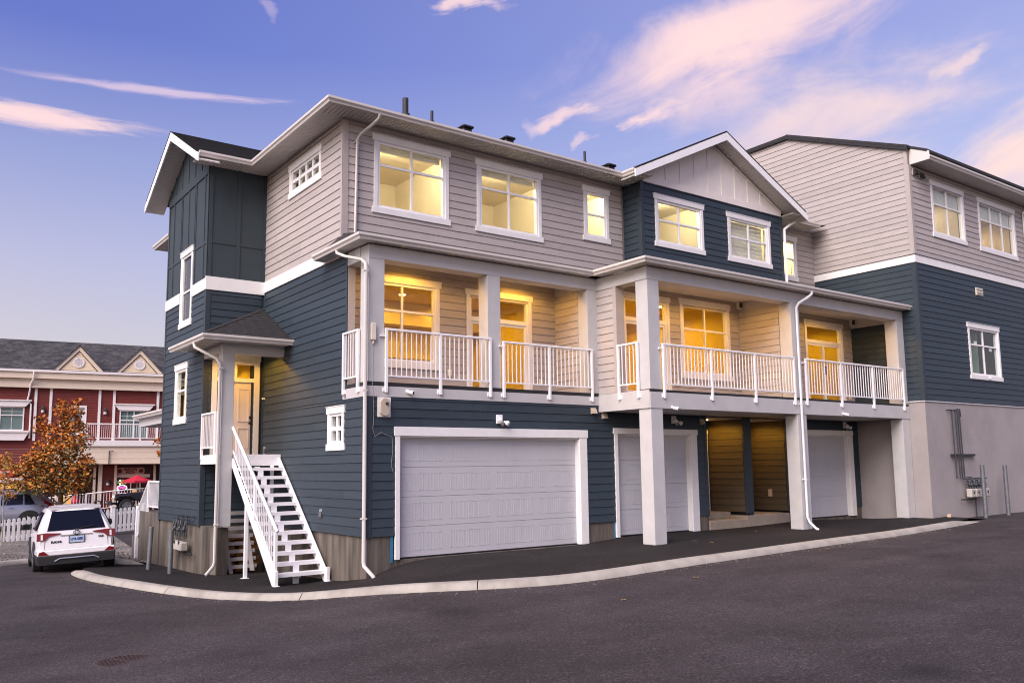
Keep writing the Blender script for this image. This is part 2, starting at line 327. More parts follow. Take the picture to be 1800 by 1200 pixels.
def tag(o, label, cat, group=None):
    o['label'] = label; o['category'] = cat
    if group: o['group'] = group
    return o
def text(name, body, size, fr, a, z, d, m, parent=None, bold=0.0, depth=.004, sx=1.0, mirror=False):
    cu = bpy.data.curves.new(name, 'FONT'); cu.body = body; cu.size = size; cu.align_x = 'CENTER'; cu.align_y = 'CENTER'; cu.extrude = depth; cu.offset = bold
    tmp = bpy.data.objects.new(name, cu); COL.objects.link(tmp)
    me = bpy.data.meshes.new_from_object(tmp.evaluated_get(bpy.context.evaluated_depsgraph_get())); bpy.data.objects.remove(tmp); me.name = name
    me.materials.clear(); me.materials.append(MATS[m])
    z_ = Vector((0, 0, 1)); u = fr.u if not mirror else -fr.u
    M = Matrix((u*sx, z_, fr.n)).transposed().to_4x4(); M.translation = fr.P(a, z, d); me.transform(M)
    return link(name, me, parent)
# ------------------------------------------------------------------ terrain height
TPc = np.array([(0, 0, -.38), (0, 1.1, -.50), (0, 2.3, -.54), (-1.2, 1.7, -.53), (-1.5, 4.6, -.54), (-1.5, 5.9, -.65), (-1.5, 9.9, -.76), (.75, 0, -.03), (3, 0, -.02), (5.6, 0, -.02), (6.7, 0, .09), (9.4, 0, .09),
 (14.5, 0, .17), (17.2, 0, .18), (6.4, -1.6, .04), (11.9, -1.6, .09), (17.1, -1.6, .15), (18.5, -2.3, .19), (21, -2.3, .20), (24, -2.3, .25), (-3.1, 2, -.41), (-2.2, 0, -.40), (-1.2, -1.5, -.27), (-.7, -2.7, -.13), (1.6, -4.3, -.02), (4.9, -4.4, .09), (10.4, -4, .13), (17, -3.4, .18),
 (-3.75, 8, -.55), (-4.3, 9.4, -.56), (-2.9, 9.7, -.58), (-4.5, 11.5, -.66), (-2, 12.5, -.72), (-5, 12.6, -.64), (-5.3, -4.5, -.28), (-7.8, -15.6, .12), (0, -12, .05), (10, -10, .2), (25, -6, .35), (-12, 0, -.45), (-14, 12, -.7), (-8, -8, -.15), (-4.3, 20.3, -.78), (1, 22, -.52), (30, 0, .4)])
def _k(r2): return np.where(r2 > 1e-12, .5*r2*np.log(np.maximum(r2, 1e-12)), 0)
_n = len(TPc); _D = ((TPc[:, None, :2]-TPc[None, :, :2])**2).sum(-1); _A = np.zeros((_n+3, _n+3)); _A[:_n, :_n] = _k(_D)+np.eye(_n)*.8; _A[:_n, _n] = 1; _A[:_n, _n+1:] = TPc[:, :2]; _A[_n:, :_n] = _A[:_n, _n:].T
_W = np.linalg.solve(_A, np.r_[TPc[:, 2], 0, 0, 0])
def zg(x, y):
    """height of the apron (the road lies KH lower)"""
    x = np.asarray(x, float); y = np.asarray(y, float)
    d = (x[..., None]-TPc[:, 0])**2+(y[..., None]-TPc[:, 1])**2
    z = _k(d) @ _W[:_n] + _W[_n] + _W[_n+1]*x + _W[_n+2]*y
    r = np.hypot(x-5, y-0); t = np.clip((r-17)/14, 0, 1); t = t*t*(3-2*t)
    return z*(1-t) + t*(-.52)
KH = .10
def zr(x, y): return float(zg(x, y))-KH
# ------------------------------------------------------------------ ground
def grid_mesh(xs, ys, fz, name, m):
    Xg, Yg = np.meshgrid(xs, ys); Zg = fz(Xg, Yg); nx = len(xs); ny = len(ys)
    v = np.stack([Xg, Yg, Zg], -1).reshape(-1, 3); i = np.arange(nx-1)[None, :]+np.arange(ny-1)[:, None]*nx
    f = np.stack([i, i+1, i+1+nx, i+nx], -1).reshape(-1, 4)
    me = bpy.data.meshes.new(name); me.from_pydata(v.tolist(), [], f.tolist()); me.materials.append(MATS[m]); me.polygons.foreach_set('use_smooth', [True]*len(f)); return me
xs = np.r_[-900, -400, -200, -100, -60, np.arange(-36, 46, .8), 60, 100, 200, 400, 900]
ys = np.r_[-900, -400, -200, -100, -60, np.arange(-36, 60, .8), 70, 100, 200, 400, 900]
link('road', grid_mesh(xs, ys, lambda a, b: zg(a, b)-KH, 'road', 'asphalt_road'), kind='structure')
# apron between kerb and houses: lofted strips a kerb height above the road
def spline(pts, step=.25):
    pts = [Vector(p) for p in pts]; out = []
    P = [pts[0]*2-pts[1]]+pts+[pts[-1]*2-pts[-2]]
    for i in range(1, len(P)-2):
        k = max(2, int((P[i+1]-P[i]).length/step))
        for j in range(k):
            t = j/k; a, b, c, d = P[i-1], P[i], P[i+1], P[i+2]
            out.append(.5*((2*b)+(c-a)*t+(2*a-5*b+4*c-d)*t*t+(3*b-a-3*c+d)*t**3))
    out.append(pts[-1]); return out
KERB = [(-3.72, 8.55), (-3.80, 7.6), (-3.62, 5.2), (-3.14, 2.05), (-2.20, .02), (-1.25, -1.55), (-.35, -2.95), (.75, -3.85), (2.2, -4.33), (4.9, -4.38), (7.5, -4.22), (10.4, -4.03), (14, -3.72), (17.0, -3.38), (17.9, -3.22)]
kp = spline([Vector((x, y)) for x, y in KERB])
def normal2(p, i):
    t = (p[min(i+1, len(p)-1)]-p[max(i-1, 0)]).normalized(); return Vector((-t.y, t.x))   # to the left of travel = towards the house
INNER = [(-1.3, 9.9)]*1
def inner(p):
    if p.y > 4.6 and p.x < -1: return Vector((-1.4, min(max(p.y, 4.7), 10.2)))
    x = min(max(p.x, .0), 17.6); return None
mb = MB(); mb.sm = True; rows = []
for i, p in enumerate(kp):
    s = i/(len(kp)-1); n = normal2(kp, i); b = p+n*.13
    # inner end: fan from the tower wall round the stairs to the garages
    t = [(0, (-1.45, 10.3)), (.10, (-1.45, 8.0)), (.22, (-1.0, 6.0)), (.34, (.2, 4.5)), (.42, (.6, 2.0)), (.52, (1.2, 1.4)), (.6, (3.5, 1.4)), (.8, (11, 1.4)), (1.0, (18.2, -2.0))]
    for (s0, q0), (s1, q1) in zip(t, t[1:]):
        if s0 <= s <= s1: f = (s-s0)/(s1-s0); q = Vector(q0).lerp(Vector(q1), f); break
    rows.append([(b.lerp(q, k/14)) for k in range(15)])
for r_ in rows:
    for k, p in enumerate(r_): mb.v.append((p.x, p.y, float(zg(p.x, p.y))+(0.0 if k else -.012)))
for i in range(len(rows)-1):
    for k in range(14): mb.face((i*15+k, (i+1)*15+k, (i+1)*15+k+1, i*15+k+1))
# the open left end runs down to the road
e0 = rows[0]; b0 = len(mb.v)
for k, p in enumerate(e0): mb.v.append((p.x+.15, p.y+.9, zr(p.x+.15, p.y+.9)-.01))
for k in range(14): mb.face((k, k+1, b0+k+1, b0+k))
e1 = rows[-1]; b0 = len(mb.v); o1 = (len(rows)-1)*15
for k, p in enumerate(e1): mb.v.append((p.x+1.3, p.y+.1, zr(p.x+1.3, p.y+.1)-.01))
for k in range(14): mb.face((o1+k, o1+k+1, b0+k+1, b0+k))
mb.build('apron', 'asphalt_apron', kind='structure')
# right-hand apron strip at the foot of the stucco wall
# kerb in cast sections
def kerb_run(path, name, sec_len, half=.14, rise=.012):
    par = bpy.data.objects.new(name, None); COL.objects.link(par); par['kind'] = 'structure'; par['static'] = 1; par.location = (path[0].x, path[0].y, zr(*path[0]))
    i = 0; per = max(3, int(sec_len/.25))
    while i < len(path)-1:
        j = min(i+per, len(path)-1); mb = MB(); mb.sm = True; prof = [(-.17, -.10), (-.15, .004), (-.09, .075), (-.05, KH+rise-.004), (.02, KH+rise), (.14, KH+rise), (.15, -.05)]
        kk = 0
        for k in range(i, j+1):
            n = normal2(path, k); tdir = Vector((n.y, -n.x)); p = path[k] + (tdir*.009 if k == i and i else Vector((0, 0))) - (tdir*.009 if k == j and j < len(path)-1 else Vector((0, 0)))
            endf = 1.0
            if k < 4 and i == 0: endf = (.35, .62, .82, .95)[k]
            if k > len(path)-7: endf = min(endf, max(.05, (len(path)-1-k)/6.0))
            for o, z in prof: q = p+n*(o*(.75+.25*endf)); mb.v.append((q.x, q.y, zr(q.x, q.y)+ (z*endf if z > 0 else z)))
            kk += 1
        m = len(prof)
        for a in range(kk-1):
            for b in range(m-1): mb.face((a*m+b, a*m+b+1, (a+1)*m+b+1, (a+1)*m+b))
        mb.face(list(range(m))[::-1]); mb.face([(kk-1)*m+b for b in range(m)])
        mb.build('kerb_section', 'kerb_concrete', par)
        i = j
kerb_run(kp, 'kerb', 3.0)
mb = MB()
for i in range(900):
    k = rnd.randrange(3, len(kp)-6); n = normal2(kp, k); p = kp[k]+n*(-.20-abs(rnd.gauss(0, .16)))
    z = zr(p.x, p.y); r = rnd.uniform(.004, .013); a = rnd.random()*6.28
    mb.hexa([(p.x+math.cos(a+q*1.571)*r, p.y+math.sin(a+q*1.571)*r*rnd.uniform(.6, 1.2), z-.002) for q in range(4)]+[(p.x+math.cos(a+q*1.571)*r*.6, p.y+math.sin(a+q*1.571)*r*.6, z+r*rnd.uniform(.5, 1)) for q in range(4)])
mb.build('grit', 'gravel_mix', kind='stuff')
gk = spline([Vector(p) for p in ((-9.5, 9.0), (-7.0, 10.9), (-5.0, 12.75), (-4.1, 13.4), (-3.2, 13.55), (-2.45, 12.9), (-2.0, 11.6), (-1.55, 9.9))])
kerb_run(gk, 'far_kerb', 3.0)
# gravel bed between the far kerb and the picket fence
mb = MB(); mb.sm = True
for p in gk:
    n = normal2(gk, gk.index(p)); b = p+n*.14; q = Vector((b.x*.7+1.0, 26.0)) if b.x > -5 else Vector((b.x-1.5, 24.0))
    for k in range(9):
        s = b.lerp(q, k/8); mb.v.append((s.x, s.y, zr(s.x, s.y)+.10+(.015*math.sin(s.x*5)+.02*math.cos(s.y*3.1))*(1 if k else 0)))
for i in range(len(gk)-1):
    for k in range(8): mb.face((i*9+k, (i+1)*9+k, (i+1)*9+k+1, i*9+k+1))
mb.build('gravel_bed', 'gravel_mix', kind='structure')
mb = MB()
for i in range(2600):
    k = rnd.randrange(len(gk)); n = normal2(gk, k); t = rnd.random(); p = gk[k]+n*(.2+t*6.5)
    if p.x > -1.2 and p.y < 12: continue
    z = zr(p.x, p.y)+.10; r = rnd.uniform(.015, .045); a = rnd.random()*6.28
    mb.hexa([(p.x+math.cos(a+q*1.571)*r*rnd.uniform(.7, 1.3), p.y+math.sin(a+q*1.571)*r*rnd.uniform(.7, 1.3), z-.01) for q in range(4)]+[(p.x+math.cos(a+q*1.571)*r*.6, p.y+math.sin(a+q*1.571)*r*.6, z+r*rnd.uniform(.5, 1)) for q in range(4)])
mb.build('gravel', 'gravel_mix', kind='stuff')

# ------------------------------------------------------------------ wall system
PL = []
def wall(house, fr, a0, a1, z0, z1, pm, bm_, ops=(), name='wall', thick=.15, expo=.184, zs=None, lo=None, hi=None, planks=True, poly=None, inset=0.0, joint=3.66):
    mb = MB()
    if poly: mb.prism(fr, poly, -thick, 0)
    else:
        A = sorted({a0, a1, *[q for o in ops for q in o[:2] if a0 < q < a1]}); Z = sorted({z0, z1, *[q for o in ops for q in o[2:] if z0 < q < z1]})
        for p, q in zip(A, A[1:]):
            for r, s in zip(Z, Z[1:]):
                ca, cz = (p+q)/2, (r+s)/2
                if any(o[0] < ca < o[1] and o[2] < cz < o[3] for o in ops): continue
                mb.bf(fr, p, q, r, s, -thick, 0)
    w_ = mb.build(name, bm_, house)
    if planks:
        z = z0 if zs is None else zs; k = 0
        while z < z1-.02:
            t = min(z+expo, z1); segs = [(a0+inset, a1-inset)]
            for o in ops:
                if min(t, o[3]-.06)-max(z, o[2]+.06) > .02:
                    nx = []
                    for p, q in segs:
                        if o[1]+.04 <= p or o[0]-.04 >= q: nx.append((p, q))
                        else:
                            if o[0]-.04 > p+.02: nx.append((p, o[0]-.04))
                            if o[1]+.04 < q-.02: nx.append((o[1]+.04, q))
                    segs = nx
            for p, q in segs:
                ln = q-p; cut = []
                if ln > joint+.3:
                    c = p+rnd.uniform(.8, joint)
                    while c < q-.5: cut.append(c); c += joint
                e = [p]+cut+[q]
                for u, v in zip(e, e[1:]):
                    u2, v2, u3, v3 = u, v, u, v
                    if lo: u2 = max(u, lo(z)); u3 = max(u, lo(t))
                    if hi: v2 = min(v, hi(z)); v3 = min(v, hi(t))
                    if v2-u2 < .03: continue
                    PL.append((house, w_, fr, u2+(.0022 if u in cut else 0), v2-(.0022 if v in cut else 0), u3, max(v3, u3+.01), z+.008, t, pm))
            z = t; k += 1
    return w_
def flush_planks(house):
    mine = [p for p in PL if p[0] is house]; PL[:] = [p for p in PL if p[0] is not house]
    mine.sort(key=lambda p: -(p[4]-p[3])*(p[8]-p[7])); extra = {}
    for i, (h, w_, fr, u2, v2, u3, v3, z0, z1, pm) in enumerate(mine):
        pts = [fr.P(u2, z0, 0), fr.P(v2, z0, 0), fr.P(v3, z1, 0), fr.P(u3, z1, 0), fr.P(u2, z0, .024), fr.P(v2, z0, .024), fr.P(v3, z1, .009), fr.P(u3, z1, .009)]
        if i < 296: MB().hexa(pts).build('siding_plank', pm, w_)
        else: extra.setdefault(pm, MB()).hexa(pts)
    for pm, mb in extra.items(): mb.build('short_siding_planks', pm, house, kind='stuff')
def op(r): return (r[0]+.14, r[1]-.14, r[2]+.145, r[3]-.145)
def grid_panes(fr, par, A, Z, mw, fm, gm, d0=-.055, d1=-.005):
    for a in A[1:-1]: MB().bf(fr, a-mw/2, a+mw/2, Z[0], Z[-1], d0, d1).build('muntin', fm, par)
    for z in Z[1:-1]: MB().bf(fr, A[0], A[-1], z-mw/2, z+mw/2, d0-.004, d1+.004).build('muntin', fm, par)
    for i, (p, q) in enumerate(zip(A, A[1:])):
        for j, (r, s) in enumerate(zip(Z, Z[1:])):
            MB().bf(fr, p+(mw/2 if i else 0), q-(mw/2 if i < len(A)-2 else 0), r+(mw/2 if j else 0), s-(mw/2 if j < len(Z)-2 else 0), -.034, -.030).build('pane', gm if isinstance(gm, str) else gm[(i+j) % len(gm)], par)
def win(house, fr, r, cols=2, rows=(.36,), tm='white_trim', gm='window_glass', mw=.05, head=True):
    """r = outer trim rectangle; rows = split positions from the top as fractions of the glass height"""
    o = op(r); w_ = .058
    mb = MB(); mb.bf(fr, o[0], o[1], o[3]-w_, o[3], -.09, .014).bf(fr, o[0], o[1], o[2], o[2]+w_, -.09, .014).bf(fr, o[0], o[0]+w_, o[2]+w_, o[3]-w_, -.09, .014).bf(fr, o[1]-w_, o[1], o[2]+w_, o[3]-w_, -.09, .014)
    W_ = mb.build('window', 'vinyl_white', house)
    MB().bf(fr, r[0], r[1], r[3]-.145, r[3], 0, .050).build('head_trim', tm, W_, bevel=.004)
    MB().bf(fr, r[0]-.012, r[1]+.012, r[3], r[3]+.016, 0, .062).build('drip_cap', tm, W_)
    for p, q in ((r[0]+.045, o[0]), (o[1], r[1]-.045)): MB().bf(fr, p, q, o[2], o[3], 0, .040).build('side_trim', tm, W_, bevel=.004)
    MB().bf(fr, r[0], r[1], r[2], r[2]+.145, 0, .050).build('sill_trim', tm, W_, bevel=.004)
    A = [o[0]+w_+(o[1]-o[0]-2*w_)*i/cols for i in range(cols+1)]; zt, zb = o[3]-w_, o[2]+w_
    Z = sorted([zb, zt]+[zt-(zt-zb)*f for f in rows]); grid_panes(fr, W_, A, Z, mw, 'vinyl_white', gm)
    return W_
LAMPS = []
def point(house, loc, watts, col, rad=.08, name='room_lamp'):
    l = bpy.data.lights.new(name, 'POINT'); l.energy = watts; l.color = col; l.shadow_soft_size = rad
    o = link(name, l, house); o.location = Vector(loc); return o
def spot(house, loc, watts, col, ang=150, rad=.06, name='porch_lamp'):
    l = bpy.data.lights.new(name, 'SPOT'); l.energy = watts; l.color = col; l.shadow_soft_size = rad; l.spot_size = R(ang); l.spot_blend = .35
    o = link(name, l, house); o.location = Vector(loc); return o
def room(house, x0, x1, y0, y1, z0, z1, wm='room_wall', lamps=(), watts=40, col=(1, .80, .50), discs=True, openx=None):
    t = .06; mb = MB(); mb.box(x0-t, x1+t, y0, y1+t, z1, z1+t).box(x0-t, x0, y0, y1, z0, z1).box(x1, x1+t, y0, y1, z0, z1).box(x0, x1, y1, y1+t, z0, z1)
    rm = mb.build('room_walls', wm, house); MB().box(x0-t, x1+t, y0, y1+t, z0-t, z0).build('room_floor', 'room_floor', rm)
    for x, y in lamps:
        if discs: MB().lathe((x, y, z1-.012), (0, 0, 1), [(0, .075), (.014, .085)], 16).build('ceiling_light', 'lamp_glow', rm)
        (point(house, (x, y, z1-.16), watts, col, .07) if not discs else spot(house, (x, y, z1-.03), watts*1.7, col, 168, .05, 'room_lamp'))
    return rm
def sweep(mb, path, prof, side=1, close_ends=True):
    """prof (offset outwards, height) swept along an open plan path with mitred corners; path = list of (x,y,z)"""
    P = [Vector(p) for p in path]; n = len(P); m = len(prof); b = len(mb.v)
    for i, p in enumerate(P):
        d0 = (P[i]-P[i-1]) if i else (P[1]-P[0]); d1 = (P[i+1]-P[i]) if i < n-1 else d0
        n0 = Vector((d0.y, -d0.x)).normalized()*side; n1 = Vector((d1.y, -d1.x)).normalized()*side
        bis = (n0+n1).normalized(); k = 1/max(.2, bis.dot(n0))
        for o, z in prof: q = bis*(o*k); mb.v.append((p.x+q.x, p.y+q.y, p.z+z))
    for i in range(n-1):
        for j in range(m): k = (j+1) % m; mb.face((b+i*m+j, b+i*m+k, b+(i+1)*m+k, b+(i+1)*m+j))
    mb.face([b+j for j in range(m)][::-1]); mb.face([b+(n-1)*m+j for j in range(m)]); return mb
KPROF = [(0, 0), (.075, 0), (.082, .025), (.095, .05), (.118, .07), (.122, .085), (.122, .125), (.106, .125), (.100, .11), (.012, .11), (0, .14)]
def gutter(house, path, side=1): return sweep(MB(), path, KPROF, side).build('gutter', 'gutter_paint', house)
def soffit(house, x0, x1, y0, y1, z, along='x', step=.10, m='soffit_vinyl', name='soffit'):
    """boards run across the overhang; along = direction in which they repeat"""
    mb = MB(); a0, a1 = (x0, x1) if along == 'x' else (y0, y1); k = max(1, round((a1-a0)/step)); s = (a1-a0)/k
    for i in range(k):
        p, q = a0+i*s+.007, a0+(i+1)*s-.007
        if along == 'x': mb.box(p, q, y0, y1, z, z+.012)
        else: mb.box(x0, x1, p, q, z, z+.012)
    back = MB().box(x0, x1, y0, y1, z+.014, z+.03); o = mb.build(name, m, house); back.build('soffit_backing', 'sheathing_taupe', o); return o
def downspout(house, pts, r=.042, clips=(), m='gutter_paint'):
    o = MB(); o.sm = True; o.tube(pts, r, 8, .8); d = o.build('downspout', m, house)
    for c in clips: MB().box(c[0]-.055, c[0]+.055, c[1]-.05, c[1]+.05, c[2]-.012, c[2]+.012).build('bracket', m, d)
    return d
def railing(house, fr, posts, zt, zb, zp, d=.05, extra=(), foot=True, name='balcony_railing'):
    a0, a1 = posts[0], posts[-1]
    top = MB().bf(fr, a0-.03, a1+.03, zt-.045, zt, d-.028, d+.028).build(name, 'rail_white', house, bevel=.006)
    MB().bf(fr, a0, a1, zb, zb+.03, d-.016, d+.016).build('bottom_rail', 'rail_white', top)
    for a in posts:
        mb = MB().bf(fr, a-.028, a+.028, zp, zt-.045, d-.028, d+.028)
        if foot: mb.bf(fr, a-.075, a-.028, zp+.015, zp+.10, d-.05, d-.0)
        mb.build('post', 'rail_white', top, bevel=.004)
    me = None
    for p, q in zip(posts, posts[1:]):
        k = max(2, round((q-p)/.122)); s = (q-p)/k
        for i in range(1, k):
            a = p+i*s
            MB().bf(fr, a-.009, a+.009, zb+.03, zt-.045, d-.009, d+.009).build('baluster', 'rail_white', top)
    return top
def board(house, name, fr, a0, a1, z0, z1, d0, d1, m, bevel=.003): return MB().bf(fr, a0, a1, z0, z1, d0, d1).build(name, m, house, bevel=bevel)
def garage(house, fr, o, trim, cols, name='garage_door', recess=.12):
    """o = opening; trim = outer trim rectangle"""
    g = MB().bf(fr, o[0]-.02, o[1]+.02, o[2], o[3]+.02, -recess-.045, -recess-.03).build(name, 'garage_steel', house)
    H = (o[3]-o[2]-.02)/4; pairs = cols//2; wd = o[1]-o[0]
    for r in range(4):
        z0 = o[2]+.02+r*H; mb = MB(); d = -recess
        mb.bf(fr, o[0], o[1], z0+.004, z0+H-.004, d-.03, d)
        # embossed bead panels, two and two, standing 6 mm proud of a sunk outline
        cw = wd/pairs
        for p in range(pairs):
            for h in range(2):
                a = o[0]+p*cw+cw*(.085+.43*h); b = a+cw*.385; zl, zh = z0+H*.20, z0+H*.80
                for q in ((a, b, zh-.014, zh), (a, b, zl, zl+.014), (a, a+.012, zl, zh), (b-.012, b, zl, zh)): mb.bf(fr, q[0], q[1], q[2], q[3], d, d+.0035)
                nb = 7
                for i in range(1, nb):
                    x = a+(b-a)*i/nb; mb.bf(fr, x-.004, x+.004, zl+.012, zh-.012, d, d+.003)
        mb.build('door_section', 'garage_steel', g)
    MB().bf(fr, o[0], o[1], o[2]-.0, o[2]+.022, -recess-.028, -recess+.004).build('bottom_seal', 'black_trim', g)
    MB().bf(fr, trim[0], trim[1], o[3]+.03, trim[3], 0, .05).build('head_trim', 'white_trim', g, bevel=.004)
    MB().bf(fr, trim[0]+.03, o[0]-.0, trim[2], o[3]+.03, -.02, .042).build('side_trim', 'white_trim', g, bevel=.004)
    MB().bf(fr, o[1], trim[1]-.03, trim[2], o[3]+.03, -.02, .042).build('side_trim', 'white_trim', g, bevel=.004)
    mb = MB().bf(fr, o[1]-.02, o[1], o[2], o[3], -recess, -.0).bf(fr, o[0], o[0]+.02, o[2], o[3], -recess, -.0).bf(fr, o[0]+.02, o[1]-.02, o[3]-.0, o[3]+.03, -recess, 0); mb.build('jamb', 'white_trim', g)
    MB().bf(fr, o[0]+.02, o[1]-.02, o[3]-.028, o[3]-.002, -recess+.004, -recess+.03).build('top_seal', 'white_trim', g)
    return g
def glazed_door(house, fr, r, cols=2, zt=.78, tm='white_trim', lm='vinyl_white'):
    """balcony door: outer trim rectangle r, transom row and full-height glass leaves"""
    o = (r[0]+.13, r[1]-.13, r[2], r[3]-.145); w_ = .06
    D = MB().bf(fr, o[0], o[1], o[3]-w_, o[3], -.09, .012).bf(fr, o[0], o[0]+w_, o[2], o[3]-w_, -.09, .012).bf(fr, o[1]-w_, o[1], o[2], o[3]-w_, -.09, .012).build('balcony_door', lm, house)
    MB().bf(fr, r[0], r[1], r[3]-.145, r[3], 0, .05).build('head_trim', tm, D, bevel=.004)
    for p, q in ((r[0]+.04, o[0]), (o[1], r[1]-.04)): MB().bf(fr, p, q, r[2], o[3], 0, .04).build('side_trim', tm, D, bevel=.004)
    zs = o[2]+(o[3]-o[2])*zt; MB().bf(fr, o[0]+w_, o[1]-w_, zs-.05, zs+.05, -.085, .01).build('transom_bar', lm, D)
    MB().bf(fr, o[0]+w_, o[1]-w_, zs+.05, o[3]-w_, -.034, -.03).build('pane', 'window_glass', D)
    a, b = o[0]+w_, o[1]-w_
    for i in range(cols):
        p, q = a+(b-a)*i/cols, a+(b-a)*(i+1)/cols
        MB().bf(fr, p, p+.05, o[2], zs-.05, -.08, -.02).bf(fr, q-.05, q, o[2], zs-.05, -.08, -.02).bf(fr, p+.05, q-.05, o[2], o[2]+.10, -.08, -.02).bf(fr, p+.05, q-.05, zs-.12, zs-.05, -.08, -.02).build('leaf', lm, D)
        MB().bf(fr, p+.05, q-.05, o[2]+.10, zs-.12, -.05, -.046).build('pane', 'window_glass', D)
    MB().bf(fr, (a+b)/2+.02, (a+b)/2+.04, o[2]+.95, o[2]+1.2, -.02, .02).build('handle', 'bronze', D)
    return D, (o[0], o[1], o[2]-.05, o[3])
# ================================================================== the long townhouse
H = thing('townhouse', (6, 3, 0), 'long three-storey townhouse row, blue below and taupe above, with lit balconies over white garages', 'townhouse')
F0, F125, FB, FS, FT5 = FX(0.0), FX(1.25), FX(.575), FY(0.0), FX(5.97)
FTL, FU2L, FBL = FY(-1.5), FY(6.27), FY(8.5)
TA, BL = ('taupe_siding', 'sheathing_taupe'), ('blue_siding', 'sheathing_blue')
# ---- foundation
for a0, a1, z1, d0, d1 in ((.02, .60, .47, -.25, -.015), (5.82, 6.70, .47, -.25, -.015), (9.74, 10.12, .47, -.25, -.015), (.60, 5.82, -.012, -.35, -.02), (6.70, 9.74, .082, -.35, -.02), (17.02, 17.33, .45, -.25, -.015), (14.5, 17.02, .165, -.35, -.02)):
    MB().bf(F0, a0, a1, -1.2, z1, d0, d1).build('foundation', 'concrete', H)
MB().box(.02, .25, .25, 5.97, -1.4, .47).build('foundation', 'concrete', H)
mb = MB().box(-1.48, -1.23, 4.62, 9.72, -1.6, .50); mb.build('foundation', 'concrete', H)
MB().box(-1.23, .02, 5.985, 6.2, -1.4, .50).build('foundation', 'concrete', H)
for a0, a1, z0 in ((.545, .602, -.05), (5.82, 5.86, -.05), (6.655, 6.695, .06)): MB().bf(F0, a0, a1, z0, .47, -.02, -.006).build('membrane_strip', 'blue_tape', H)
# ---- ground-floor front wall (blue)
G1, G2, G3 = (.736, 5.585, .0, 2.46), (6.83, 9.46, .10, 2.58), (14.61, 16.76, .18, 2.66)
wall(H, F0, 0, 10.12, .47, 3.046, *BL, ops=[(G1[0]-.04, G1[1]+.04, -1, 2.55), (G2[0]-.04, G2[1]+.04, -1, 2.67)], inset=.0)
wall(H, F0, 0, 6.27, 3.046, 3.28, *BL); wall(H, F0, 6.27, 10.12, 3.046, 3.13, *BL)
wall(H, F0, 13.95, 17.33, .45, 3.12, *BL, ops=[(G3[0]-.04, G3[1]+.04, -1, 2.75)])
board(H, 'corner_trim', F0, -.028, .10, .46, 3.28, -.002, .030, 'blue_trim'); board(H, 'corner_trim', FS, .004, .105, .46, 3.28, -.002, .028, 'blue_trim')
board(H, 'corner_trim', F0, 10.02, 10.12, .46, 3.12, .0, .030, 'blue_trim')
garage(H, F0, G1, (.602, 5.845, .0, 2.68), 8); garage(H, F0, G2, (6.69, 9.74, .09, 2.75), 4); garage(H, F0, G3, (14.48, 17.02, .18, 2.83), 4)
# ---- two recessed entries between the garages
FE1, FE2 = FY(11.66), FY(13.57)
EN = ('shaded_entry_siding', 'sheathing_taupe'); wall(H, FE1, 0.0, 1.25, .50, 3.12, *EN, inset=.02); wall(H, FE2, 0.0, 1.25, .46, 3.12, *EN, inset=.02)
wall(H, FX(1.25), 10.1, 11.66, .32, 3.12, *BL, ops=[(10.5, 11.5, .3, 2.75)]); wall(H, FX(1.25), 11.95, 13.57, .4, 3.12, *BL, ops=[(12.3, 13.3, .3, 2.85)])
MB().box(11.81, 11.96, .0, 1.4, .3, 3.12).build('partition', 'sheathing_blue', H); MB().box(13.72, 13.95, .0, 1.4, .3, 3.12).build('partition', 'sheathing_blue', H)
board(H, 'end_trim', F0, 11.63, 11.97, .46, 3.11, .0, .035, 'blue_trim'); board(H, 'end_trim', F0, 13.54, 13.97, .45, 3.11, .0, .035, 'blue_trim')
MB().box(10.05, 10.12, .15, 1.4, .3, 3.1).build('partition', 'sheathing_blue', H)
for x0, x1, z0, z1 in ((10.46, 11.60, .32, 2.82), (12.26, 13.36, .40, 2.9)):
    D = MB().bf(FX(1.25), x0+.12, x1-.12, z0, z1-.14, -.06, -.02).build('entry_door', 'door_paint', H)
    MB().bf(FX(1.25), x0, x1, z1-.14, z1, 0, .04).build('head_trim', 'white_trim', D); MB().bf(FX(1.25), x0+.02, x0+.12, z0, z1-.14, 0, .035).build('side_trim', 'white_trim', D); MB().bf(FX(1.25), x1-.12, x1-.02, z0, z1-.14, 0, .035).build('side_trim', 'white_trim', D)
MB().box(10.12, 11.66, -.03, 1.25, -.6, .32).build('landing', 'landing_concrete', H, bevel=.012); MB().box(11.66, 13.57, -.03, 1.25, -.6, .405).build('landing', 'landing_concrete', H, bevel=.012)
MB().box(10.125, 11.66, .55, 1.24, .32, .495).build('step', 'landing_concrete', H, bevel=.01)
for x, y in ((10.95, .72), (12.75, .72)):
    MB().lathe((x, y, 3.078), (0, 0, 1), [(0, .07), (.012, .08)], 14).build('ceiling_light', 'lamp_glow', H); spot(H, (x, y, 3.05), ENTRY_W, AMBER, 172)
soffit(H, 10.12, 17.3, 0.0, 1.25, 3.085, 'x', .15)
